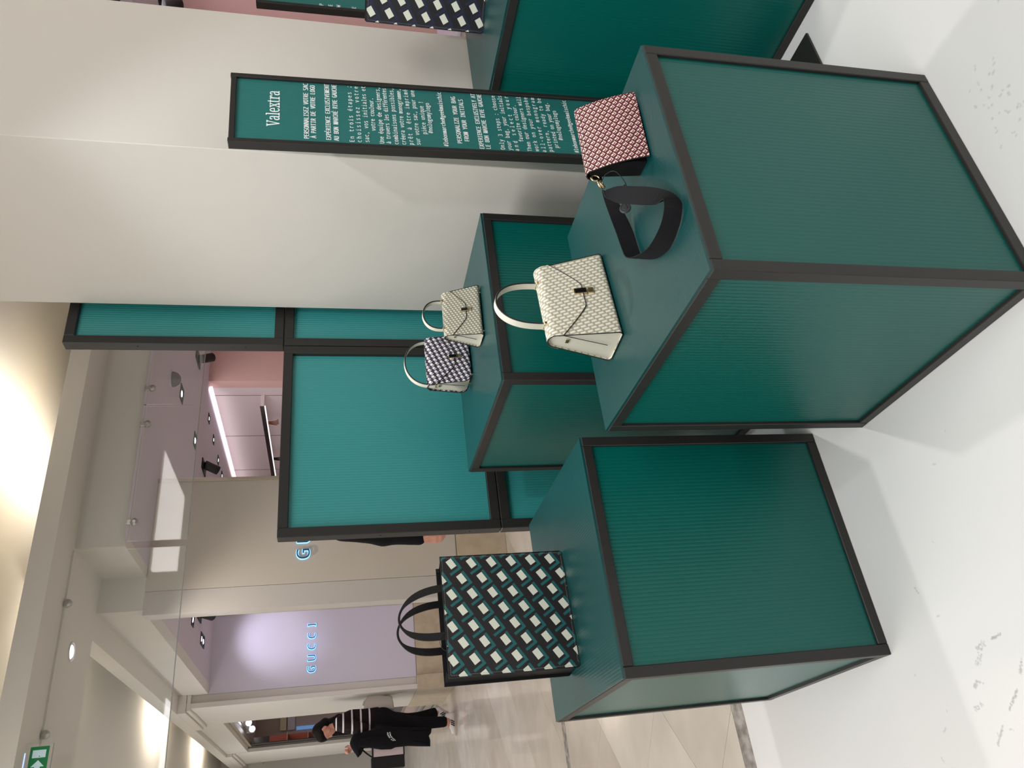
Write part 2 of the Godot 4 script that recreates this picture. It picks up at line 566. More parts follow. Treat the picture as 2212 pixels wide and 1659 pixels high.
	cl.position = cp
	cl.rotation.x = -atan2(D0 / 2 - lean - rt, Hh) * 0.9
	g = Geo.new()
	g.box(Vector3(0, 0.002, -0.001) * k, Vector3(0.017, 0.033, 0.005) * k, 0.0006)
	g.box(Vector3(0, -0.024, -0.002) * k, Vector3(0.0165, 0.014, 0.006) * k, 0.0006)
	part("gold_mount", g.mesh(), mats["gold"], cl)
	g = Geo.new()
	g.box(Vector3(0, 0.002, 0.002) * k, Vector3(0.0135, 0.029, 0.003) * k, 0.0005)
	part("black_bar", g.mesh(), mats["black_gloss"], cl)
	# handle
	var path2 := []
	var wide := []
	var ybase := Hh - (0.03 if on_gusset else 0.0)
	for i in 49:
		var a := PI * i / 48.0
		var yy := ybase + 0.004 + (rise + (0.03 if on_gusset else 0.0)) * pow(sin(a), 0.72)
		path2.append(Vector3(-cos(a) * hx, yy, lean))
		wide.append(Vector3(0, 0, hw * 0.5))
	g = Geo.new()
	g.band(path2, wide, 0.0045)
	var hd := part("handle", g.mesh(), mats["cream_leather"], t)
	g = Geo.new(true)
	for s in [-1, 1]:
		var e := []
		for q3 in path2: e.append(q3 + Vector3(0, 0, s * hw * 0.5))
		g.tube(e, 0.0022, 6)
	part("handle_edge", g.mesh(), edge, hd)
	for s in [-1, 1]:
		g = Geo.new()
		g.tube([Vector3(s * hx, ybase - 0.003, lean - hw * 0.6), Vector3(s * hx, ybase + 0.006, lean - hw * 0.55), Vector3(s * hx, ybase + 0.007, lean + hw * 0.55), Vector3(s * hx, ybase - 0.003, lean + hw * 0.6)], 0.0022, 8)
		g.box(Vector3(s * hx, ybase + 0.002, lean + hw * 0.62), Vector3(0.008, 0.008, 0.004), 0.001)
		part("handle_ring", g.mesh(), mats["gold"], t)
	for sx in [-1, 1]:
		for sz in [-1, 1]:
			g = Geo.new()
			g.lathe([Vector2(0, -0.004), Vector2(0.0035, -0.004), Vector2(0.0035, 0.001), Vector2(0, 0.001)], Vector3(sx * (W0 * 0.5 - maxf(0.02, corner)), 0, sz * (D0 * 0.5 - 0.014)), 8)
			part("stud", g.mesh(), mats["gold"], t)

func tote(t: Node3D, W: float, Hh: float, D: float, pat: Dictionary, inset: float) -> void:
	var edge: Material = mats["black_leather"]
	for s in [1, -1]:
		var g := Geo.new()
		var inner := Geo.new()
		var z0: float = s * D / 2
		var rr := 0.010
		var pts := []
		for c in [[-1, 0], [1, 0]]:
			for i in 6:
				var a := PI / 2 * i / 5.0
				var q2 := Vector2(rr - rr * sin(a), rr - rr * cos(a)) if c[0] > 0 else Vector2(rr - rr * cos(a), rr - rr * sin(a))
				pts.append(Vector2(c[0] * (W / 2 - q2.x), q2.y) if c[0] > 0 else Vector2(-(W / 2 - q2.x), q2.y))
		pts.append(Vector2(W / 2, Hh)); pts.append(Vector2(-W / 2, Hh))
		var o := Vector2(0, Hh / 2)
		for i in pts.size():
			var a: Vector2 = pts[i]
			var b: Vector2 = pts[(i + 1) % pts.size()]
			for lay in [[0.0, 1], [-0.003, -1]]:
				var gg := g if lay[1] > 0 else inner
				var zz: float = z0 + s * lay[0]
				var P := func(v: Vector2) -> Vector3: return Vector3(v.x, v.y, zz)
				var U := func(v: Vector2) -> Vector2: return pat_uv(pat, v.x * s - 0.148, Hh - v.y - 0.031)
				if s * lay[1] > 0: gg.t(P.call(o), P.call(a), P.call(b), U.call(o), U.call(a), U.call(b))
				else: gg.t(P.call(o), P.call(b), P.call(a), U.call(o), U.call(b), U.call(a))
		var pn := part("front_panel" if s > 0 else "back_panel", g.mesh(), pat.m, t)
		part("inner_face", inner.mesh(), edge, pn)
		g = Geo.new(true)
		var path := []
		for q3 in pts: path.append(Vector3(q3.x, q3.y, z0 - s * 0.0015))
		g.tube(path, 0.0021, 6, true)
		part("edge_piping", g.mesh(), edge, t)
		# two stitch rows are one pale thread just inside the edge
		g = Geo.new()
		var per := []
		for i in pts.size():
			var a: Vector2 = pts[i]
			var b: Vector2 = pts[(i + 1) % pts.size()]
			var m := int((b - a).length() / 0.006)
			for k in m:
				if (b - a).length() < 0.02: continue
				var c := a.lerp(b, (k + 0.5) / m)
				c = o + (c - o) * Vector2((W / 2 - 0.005) / (W / 2), (Hh / 2 - 0.005) / (Hh / 2))
				var d2 := (b - a).normalized() * 0.0017
				per.append(c)
				g.box(Vector3(c.x, c.y, z0 + s * 0.0002), Vector3(absf(d2.x) * 2 + 0.0006, absf(d2.y) * 2 + 0.0006, 0.0005))
		var stt := part("stitching", g.mesh(), mats["thread"], t)
		stt.set_meta("kind", "stuff")
	# gussets folded inwards, bottom
	for s in [-1, 1]:
		var g := Geo.new()
		var q0 := D / 2 - 0.002
		for seg in 8:
			var y0 := 0.004 + (Hh - 0.004) * seg / 8.0
			var y1 := 0.004 + (Hh - 0.004) * (seg + 1) / 8.0
			var i0: float = inset * smoothstep(0.0, 1.0, y0 / Hh)
			var i1: float = inset * smoothstep(0.0, 1.0, y1 / Hh)
			var X: float = s * (W / 2 - 0.006)
			var quad := [[Vector3(X, y0, q0), Vector3(X - s * i0, y0, 0), Vector3(X - s * i1, y1, 0), Vector3(X, y1, q0)], [Vector3(X - s * i0, y0, 0), Vector3(X, y0, -q0), Vector3(X, y1, -q0), Vector3(X - s * i1, y1, 0)]]
			for v in quad:
				if s > 0: g.q(v[0], v[1], v[2], v[3])
				else: g.q(v[3], v[2], v[1], v[0])
		part("gusset", g.mesh(), edge, t)
	var b2 := Geo.new()
	b2.box(Vector3(0, 0.003, 0), Vector3(W - 0.02, 0.004, D - 0.006), 0.001)
	b2.box(Vector3(0, Hh * 0.45, -D / 2 + 0.006), Vector3(W - 0.02, Hh * 0.88, 0.002))
	part("lining", b2.mesh(), edge, t)
	for s in [1, -1]:
		var path := []
		var wide := []
		var cx := 0.012 if s > 0 else -0.006
		for i in 29:
			var a := PI * i / 28.0
			var f := absf(cos(a))
			path.append(Vector3(cx - cos(a) * 0.068 + sin(a) * (-0.012 if s > 0 else -0.014), Hh - 0.012 + 0.138 * pow(sin(a), 0.75), s * (D / 2 - 0.006 - 0.012 * sin(a))))
			wide.append(Vector3(lerpf(0.0035, 0.0105, pow(f, 2.2)), 0, 0) if f > 0.72 else Vector3(0.0035, 0.0, 0.0).rotated(Vector3(0, 0, 1), (a - PI / 2) * 0.9))
		for i in path.size():
			var d: Vector3 = (path[mini(i + 1, 28)] - path[maxi(i - 1, 0)]).normalized()
			var w: Vector3 = Vector3(0, 0, 1).cross(d).normalized()
			var f := absf(cos(PI * i / 28.0))
			wide[i] = w * lerpf(0.0032, 0.0105, smoothstep(0.35, 1.0, f))
		var g := Geo.new()
		g.band(path, wide, 0.005)
		part("handle", g.mesh(), edge, t)
	var tagc := []
	for i in 13:
		var a := PI * i / 12.0
		tagc.append(Vector3(-0.075 + 0.026 * cos(a) * 1.0, Hh - 0.003 + 0.022 * sin(a), D / 2 + 0.003))
	var g3 := Geo.new()
	g3.tube(tagc, 0.0007, 5)
	part("security_cord", g3.mesh(), mats["black"], t)

func strap_bag() -> void:
	var wine := col(112, 30, 50)
	var ivory := col(242, 228, 210)
	var pat := pattern_mat("print_burgundy", Vector2(0.0003, 0.0150), Vector2(-0.0104, 0.0077), col(30, 20, 28), [
		[-0.0030, 0.0058, -0.0036, 0.0058, 0.95, ivory], [-0.0062, 0.0038, -0.0060, 0.0045, 0.95, wine], [-0.0062, 0.0050, -0.0014, 0.0014, 0.15, wine], [-0.0026, 0.0030, -0.0036, -0.0027, 0.95, col(60, 18, 30)],
		[-0.0034, 0.0024, -0.0020, 0.0019, 0.95, ivory]], 112)
	var t := thing("flap_bag", "small burgundy and cream printed flap bag with black sides, on the largest front plinth", "handbag", Vector3(1.322, 0.7525, -1.115), -0.06)
	var W := 0.192
	var Hh := 0.124
	# black body wedge
	var pz := [Vector2(0.004, 0.0), Vector2(0.002, 0.03), Vector2(-0.020, 0.100), Vector2(-0.030, Hh - 0.006), Vector2(-0.045, Hh - 0.003), Vector2(-0.056, Hh - 0.012), Vector2(-0.050, 0.06), Vector2(-0.042, 0.0)]
	var g := Geo.new()
	for i in pz.size():
		var a: Vector2 = pz[i]
		var b: Vector2 = pz[(i + 1) % pz.size()]
		var x := W / 2 - 0.006
		g.q(Vector3(-x, a.y, a.x), Vector3(x, a.y, a.x), Vector3(x, b.y, b.x), Vector3(-x, b.y, b.x))
	for s in [-1, 1]:
		var pts := []
		for p in pz: pts.append(Vector3(s * (W / 2 - 0.006), p.y, p.x))
		g.poly(pts, Vector3(s, 0, 0))
	part("body", g.mesh(), mats["black_leather"], t)
	# printed flap
	var fp := []
	for i in 9: fp.append(Vector2(-0.058, 0.085).lerp(Vector2(-0.058, Hh - 0.014), i / 8.0))
	for i in 9:
		var a := PI - PI * 0.86 * (i + 1) / 9.0
		fp.append(Vector2(-0.044 + 0.014 * cos(a), Hh - 0.014 + 0.015 * sin(a)))
	var s0: Vector2 = fp[fp.size() - 1]
	for i in 14: fp.append(s0.lerp(Vector2(0.026, 0.003), (i + 1) / 14.0) + Vector2(0.004, 0.004) * sin(PI * (i + 1) / 14.0))
	for lay in [0.0, 0.0025]:
		g = Geo.new(true)
		var s := 0.0
		for i in fp.size() - 1:
			var a: Vector2 = fp[i]
			var b: Vector2 = fp[i + 1]
			var d := (b - a).normalized()
			var o: Vector2 = Vector2(d.y, -d.x) * -lay
			var l := (b - a).length()
			var v := [Vector3(-W / 2, a.y + o.y, a.x + o.x), Vector3(-W / 2, b.y + o.y, b.x + o.x), Vector3(W / 2, b.y + o.y, b.x + o.x), Vector3(W / 2, a.y + o.y, a.x + o.x)]
			if lay == 0.0: g.q(v[0], v[3], v[2], v[1])
			else: g.q(v[0], v[1], v[2], v[3], pat_uv(pat, -W / 2, s), pat_uv(pat, -W / 2, s + l), pat_uv(pat, W / 2, s + l), pat_uv(pat, W / 2, s))
			s += l
		part("flap_lining" if lay == 0.0 else "flap", g.mesh(), mats["black_leather"] if lay == 0.0 else pat.m, t)
	g = Geo.new(true)
	var path := []
	for p in fp: path.append(Vector3(-W / 2, p.y + 0.001, p.x + 0.0008))
	g.tube(path, 0.0016, 6)
	part("flap_edge", g.mesh(), mats["black_leather"], t)
	g = Geo.new(true)
	path = []
	for p in fp: path.append(Vector3(W / 2, p.y + 0.001, p.x + 0.0008))
	g.tube(path, 0.0016, 6)
	part("flap_edge", g.mesh(), mats["black_leather"], t)
	# ring, trigger hook
	g = Geo.new(true)
	var ring := []
	for i in 16: ring.append(Vector3(-W / 2 - 0.008 + 0.008 * cos(TAU * i / 16), Hh - 0.016 + 0.010 * sin(TAU * i / 16), -0.044))
	g.tube(ring, 0.0018, 6, true)
	g.tube([Vector3(-W / 2 - 0.006, Hh - 0.012, -0.050), Vector3(-W / 2 + 0.006, Hh - 0.004, -0.040), Vector3(-W / 2 + 0.010, Hh - 0.022, -0.036)], 0.0016, 6)
	part("gold_ring", g.mesh(), mats["gold"], t)
	g = Geo.new(true)
	ring = []
	for i in 14: ring.append(Vector3(-W / 2 - 0.024 + 0.010 * cos(TAU * i / 14), Hh - 0.026 + 0.007 * sin(TAU * i / 14), -0.044 + 0.004 * sin(TAU * i / 14)))
	g.tube(ring, 0.0024, 6, true)
	g.tube([Vector3(-W / 2 - 0.014, Hh - 0.020, -0.044), Vector3(-W / 2 - 0.034, Hh - 0.034, -0.044)], 0.003, 6)
	part("trigger_hook", g.mesh(), mats["gold"], t)
	# strap: down from the hook, forward over the top, standing on its edge round the loop and back
	var inv := t.transform.affine_inverse()
	var nodes := [
		[Vector3(1.192, 0.838, -1.178), Vector3(0.004, -0.002, 0.004)],
		[Vector3(1.180, 0.826, -1.168), Vector3(0.010, -0.003, 0.010)],
		[Vector3(1.162, 0.816, -1.152), Vector3(0.0133, -0.003, 0.0133)],
		[Vector3(1.134, 0.803, -1.124), Vector3(0.0133, -0.003, 0.0133)],
		[Vector3(1.100, 0.788, -1.090), Vector3(0.0130, -0.005, 0.0130)],
		[Vector3(1.062, 0.7765, -1.055), Vector3(0.0085, -0.0135, 0.0095)],
		[Vector3(1.034, 0.7725, -1.0335), Vector3(-0.004, -0.0185, 0.0012)],
		[Vector3(1.013, 0.7725, -1.0420), Vector3(-0.0075, -0.0185, -0.0050)],
		[Vector3(0.999, 0.7725, -1.0655), Vector3(-0.0050, -0.0185, -0.0050)],
		[Vector3(0.993, 0.7725, -1.0980), Vector3(-0.0055, -0.0187, -0.0030)],
		[Vector3(0.996, 0.7725, -1.1350), Vector3(-0.0070, -0.0185, 0.0040)],
		[Vector3(1.014, 0.7725, -1.1770), Vector3(-0.0080, -0.0180, 0.0060)],
		[Vector3(1.036, 0.7725, -1.2120), Vector3(-0.0050, -0.0185, 0.0040)],
		[Vector3(1.058, 0.7725, -1.2380), Vector3(0.0030, -0.0190, -0.0030)],
		[Vector3(1.076, 0.7725, -1.2490), Vector3(0.001, -0.0192, 0.001)],
		[Vector3(1.110, 0.7728, -1.2540), Vector3(0.0, -0.0192, 0.003)],
		[Vector3(1.150, 0.7740, -1.2570), Vector3(0.0, -0.0192, 0.004)],
		[Vector3(1.190, 0.7840, -1.2500), Vector3(-0.003, -0.0190, 0.003)],
		[Vector3(1.206, 0.8040, -1.2240), Vector3(-0.005, -0.017, 0.001)],
		[Vector3(1.208, 0.8260, -1.1960), Vector3(-0.004, -0.009, 0.002)],
		[Vector3(1.198, 0.8400, -1.1780), Vector3(-0.004, -0.003, 0.003)]]
	var P := []
	var Wd := []
	var cr := Curve3D.new()
	var cw := Curve3D.new()
	for i in nodes.size():
		var a: Vector3 = nodes[maxi(i - 1, 0)][0]
		var b: Vector3 = nodes[mini(i + 1, nodes.size() - 1)][0]
		cr.add_point(nodes[i][0], (a - b) / 6.0, (b - a) / 6.0)
		a = nodes[maxi(i - 1, 0)][1]; b = nodes[mini(i + 1, nodes.size() - 1)][1]
		cw.add_point(nodes[i][1], (a - b) / 6.0, (b - a) / 6.0)
	for i in nodes.size() - 1:
		for k in 5:
			P.append(inv * cr.sample(i, k / 5.0))
			Wd.append(inv.basis * cw.sample(i, k / 5.0))
	g = Geo.new()
	g.band(P, Wd, 0.0022)
	part("strap", g.mesh(), mats["strap"], t)
	# security tag: disc on a thin loop with a metal crimp
	var td := inv * Vector3(1.166, 0.790, -1.196)
	var tb := Basis(Vector3(0.3, 0, 1).normalized(), 0.1) * Basis(Vector3(1, 0, 0), 1.0)
	g = Geo.new()
	g.lathe([Vector2(0, -0.003), Vector2(0.0125, -0.003), Vector2(0.0132, -0.001), Vector2(0.0125, 0.0015), Vector2(0.0105, 0.002), Vector2(0.0095, 0.0012), Vector2(0.006, 0.0012), Vector2(0.005, 0.0025), Vector2(0, 0.0025)], td, 20, tb)
	var dk := part("security_tag", g.mesh(), mats["tag_grey"], t)
	g = Geo.new()
	g.lathe([Vector2(0.0022, -0.005), Vector2(0.0022, 0.005)], inv * Vector3(1.176, 0.806, -1.140), 8, Basis(Vector3(1, 0, 0), 0.6))
	part("crimp", g.mesh(), mats["steel"], dk)
	g = Geo.new(true)
	var loop := []
	for q4 in [Vector3(1.210, 0.848, -1.166), Vector3(1.208, 0.846, -1.140), Vector3(1.196, 0.834, -1.118), Vector3(1.178, 0.812, -1.128), Vector3(1.172, 0.802, -1.146), Vector3(1.168, 0.797, -1.165), Vector3(1.166, 0.793, -1.188)]: loop.append(inv * q4)
	g.tube(smooth(loop, 5), 0.0009, 5)
	loop = []
	for q4 in [Vector3(1.205, 0.846, -1.172), Vector3(1.180, 0.838, -1.180), Vector3(1.168, 0.820, -1.172), Vector3(1.170, 0.808, -1.152), Vector3(1.176, 0.806, -1.138)]: loop.append(inv * q4)
	g.tube(smooth(loop, 5), 0.0009, 5)
	part("security_cord", g.mesh(), mats["black"], dk)

# ---------------------------------------------------------------- figures: tapered capsules joined smoothly, meshed as surface nets
func blob(g: Geo, bones: Array, cell: float, blend: float) -> void:
	var lo := Vector3.ONE * 1e9
	var hi := -lo
	for b in bones:
		var m: float = maxf(b[2], b[3]) + blend * 3.0 + cell
		lo = lo.min(b[0] - Vector3.ONE * m).min(b[1] - Vector3.ONE * m)
		hi = hi.max(b[0] + Vector3.ONE * m).max(b[1] + Vector3.ONE * m)
	var n := Vector3i(((hi - lo) / cell).ceil()) + Vector3i.ONE * 2
	var f := PackedFloat32Array()
	f.resize(n.x * n.y * n.z)
	for b in bones:
		var a: Vector3 = b[0]
		var ba: Vector3 = b[1] - a
		var l2 := maxf(ba.length_squared(), 1e-8)
		var m: float = maxf(b[2], b[3]) + blend * 3.0
		var i0 := Vector3i(((a.min(b[1]) - Vector3.ONE * m - lo) / cell).floor())
		var i1 := Vector3i(((a.max(b[1]) + Vector3.ONE * m - lo) / cell).ceil())
		for z in range(maxi(i0.z, 0), mini(i1.z + 1, n.z)):
			for y in range(maxi(i0.y, 0), mini(i1.y + 1, n.y)):
				for x in range(maxi(i0.x, 0), mini(i1.x + 1, n.x)):
					var p := lo + Vector3(x, y, z) * cell - a
					var h := clampf(p.dot(ba) / l2, 0.0, 1.0)
					var d: float = (p - ba * h).length() - lerpf(b[2], b[3], h)
					if d < m: f[(z * n.y + y) * n.x + x] += exp(-d / blend)
	var val := func(i: int) -> float: return 0.06 if f[i] < 1e-9 else clampf(-log(f[i]) * blend, -0.3, 0.06)
	var vid := {}
	var sx := 1
	var sy := n.x
	var sz := n.x * n.y
	var offs := [0, sx, sy, sx + sy, sz, sx + sz, sy + sz, sx + sy + sz]
	var edges := [[0, 1], [0, 2], [0, 4], [1, 3], [1, 5], [2, 3], [2, 6], [4, 5], [4, 6], [3, 7], [5, 7], [6, 7]]
	for z in n.z - 1:
		for y in n.y - 1:
			for x in n.x - 1:
				var i := (z * n.y + y) * n.x + x
				var c := 0
				for o in offs:
					if f[i + o] > 1.0: c += 1
				if c == 0 or c == 8: continue
				var s := Vector3.ZERO
				var k := 0
				for e in edges:
					var va: float = f[i + offs[e[0]]]
					var vb: float = f[i + offs[e[1]]]
					if (va > 1.0) == (vb > 1.0): continue
					var da: float = val.call(i + offs[e[0]])
					var db: float = val.call(i + offs[e[1]])
					var tt := clampf(da / (da - db), 0.0, 1.0) if absf(da - db) > 1e-9 else 0.5
					var pa := Vector3(e[0] & 1, (e[0] >> 1) & 1, e[0] >> 2)
					var pb := Vector3(e[1] & 1, (e[1] >> 1) & 1, e[1] >> 2)
					s += pa.lerp(pb, tt)
					k += 1
				vid[i] = lo + (Vector3(x, y, z) + s / k) * cell
	for i in vid:
		for ax in [[sx, sy, sz], [sy, sz, sx], [sz, sx, sy]]:
			var j: int = i + ax[0]
			if j >= f.size() or (f[i] > 1.0) == (f[j] > 1.0): continue
			var a: int = i - ax[1]
			var b: int = i - ax[1] - ax[2]
			var d: int = i - ax[2]
			if not (vid.has(a) and vid.has(b) and vid.has(d)): continue
			var v := [vid[i], vid[a], vid[b], vid[d]]
			var uv := []
			for q in v: uv.append(Vector2(q.x, q.y))
			if f[i] > 1.0: g.q(v[0], v[1], v[2], v[3], uv[0], uv[1], uv[2], uv[3])
			else: g.q(v[3], v[2], v[1], v[0], uv[3], uv[2], uv[1], uv[0])

func hand_bones(w: Vector3, d: Vector3, side: Vector3, curl: float, s := 1.0) -> Array:
	# wrist, pointing direction, direction from little finger to index; the palm faces side x d
	var b := []
	d = d.normalized(); side = (side - d * side.dot(d)).normalized()
	var pn := side.cross(d).normalized()
	for k in 4:
		var o := (k - 1.5) * 0.019 * s
		b.append([w + side * o * 0.6, w + d * 0.085 * s + side * o, 0.014 * s, 0.0115 * s])
		var len: float = [0.062, 0.076, 0.082, 0.074][k] * s
		var p := w + d * 0.085 * s + side * o
		var ang := 0.25 * curl
		for j in 3:
			var dd := d.rotated(side, ang * (1.0 if side.cross(d).dot(pn) > 0 else -1.0))
			var q: Vector3 = p + dd * len * [0.44, 0.32, 0.26][j]
			b.append([p, q, lerpf(0.0098, 0.0085, j / 2.0) * s, lerpf(0.0092, 0.0075, j / 2.0) * s])
			p = q
			ang += curl * 0.75
	var t0 := w + d * 0.025 * s + side * 0.026 * s
	var t1 := t0 + (d * 0.5 + side * 0.6 + pn * 0.35 * curl).normalized() * 0.040 * s
	var t2 := t1 + (d * 0.85 + side * 0.1 + pn * 0.5 * curl).normalized() * 0.034 * s
	b.append([w + d * 0.012 * s + side * 0.012 * s, t0, 0.013 * s, 0.012 * s])
	b.append([t0, t1, 0.012 * s, 0.0105 * s])
	b.append([t1, t2, 0.0105 * s, 0.0085 * s])
	b.append([w - d * 0.02 * s, w + d * 0.02 * s, 0.020 * s, 0.021 * s])
	return b

func head_bones(c: Vector3, fwd: Vector3, up: Vector3) -> Array:
	# c is the middle of the skull; about 0.22 m from chin to crown
	fwd = fwd.normalized()
	var sd := up.cross(fwd).normalized()
	up = fwd.cross(sd).normalized()
	var P := func(f: float, u: float, s: float) -> Vector3: return c + fwd * f + up * u + sd * s
	var b := [[P.call(-0.018, 0.030, 0), P.call(0.022, 0.030, 0), 0.078, 0.072], [P.call(0.028, -0.01, 0), P.call(0.048, -0.068, 0), 0.060, 0.040], [P.call(0.060, -0.088, 0), P.call(0.064, -0.092, 0), 0.022, 0.020],
		[P.call(0.086, 0.006, 0), P.call(0.104, -0.028, 0), 0.008, 0.0125], [P.call(0.078, -0.056, 0.012), P.call(0.078, -0.056, -0.012), 0.010, 0.010], [P.call(0.079, -0.067, 0.009), P.call(0.079, -0.067, -0.009), 0.009, 0.009]]
	for s in [-1, 1]:
		b.append([P.call(0.000, 0.012, s * 0.074), P.call(-0.004, -0.028, s * 0.072), 0.014, 0.010])
		b.append([P.call(0.066, 0.020, s * 0.034), P.call(0.074, 0.022, s * 0.016), 0.015, 0.012])
		b.append([P.call(0.050, -0.030, s * 0.034), P.call(0.058, -0.034, s * 0.026), 0.026, 0.022])
	return b

func scaled(bones: Array, add: float) -> Array:
	var r := []
	for b in bones: r.append([b[0], b[1], b[2] + add, b[3] + add])
	return r

func shoe_mesh(ankle: Vector3, toe: Vector3, tilt: float) -> Array:
	# returns [upper, sole, stripes]; toe is the tip on the ground, the heel is raised by tilt
	var d := (toe - ankle); d.y = 0
	d = d.normalized()
	var sd := Vector3.UP.cross(d)
	var heel := toe - d * 0.255 * cos(tilt) + Vector3.UP * 0.255 * sin(tilt)
	var f := (toe - heel).normalized()
	var u := sd.cross(f) * -1.0
	if u.y < 0: u = -u
	var P := func(x: float, y: float, z: float) -> Vector3: return heel + f * x + u * y + sd * z
	var up := Geo.new(true)
	blob(up, [[P.call(0.045, 0.05, 0), P.call(0.045, 0.10, 0), 0.036, 0.034], [P.call(0.045, 0.05, 0), P.call(0.13, 0.055, 0), 0.036, 0.038], [P.call(0.12, 0.052, 0), P.call(0.215, 0.040, 0), 0.040, 0.030]], 0.009, 0.012)
	var so := Geo.new()
	var o := []
	for k in 20:
		var a := TAU * k / 20
		var x := 0.128 + 0.132 * cos(a)
		o.append([x, (0.040 if x > 0.12 else 0.034) * sin(a)])
	for k in 20:
		var l := (k + 1) % 20
		so.q(P.call(o[k][0], 0.0, o[k][1]), P.call(o[l][0], 0.0, o[l][1]), P.call(o[l][0], 0.026, o[l][1]), P.call(o[k][0], 0.026, o[k][1]))
	var top := []
	var bot := []
	for k in 20:
		top.append(P.call(o[k][0], 0.026, o[k][1])); bot.append(P.call(o[k][0], 0.0, o[k][1]))
	so.poly(top, u); so.poly(bot, -u)
	var sp := Geo.new()
	for s in [-1, 1]:
		for k in 3:
			var x := 0.105 + k * 0.022
			sp.box(Vector3.ZERO, Vector3(0.010, 0.050, 0.012), 0.0, Transform3D(Basis(f, u, f.cross(u)) * Basis(Vector3(0, 0, 1), 0.5), P.call(x, 0.052, s * 0.0475)))
	return [up.mesh(), so.mesh(), sp.mesh()]

func add_shoe(t: Node3D, ankle: Vector3, toe: Vector3, tilt: float) -> void:
	var m := shoe_mesh(ankle, toe, tilt)
	var s := part("shoe", m[0], mats["shoe_white"], t)
	part("sole", m[1], mats["shoe_sole"], s)
	part("side_stripes", m[2], mats["black"], s)

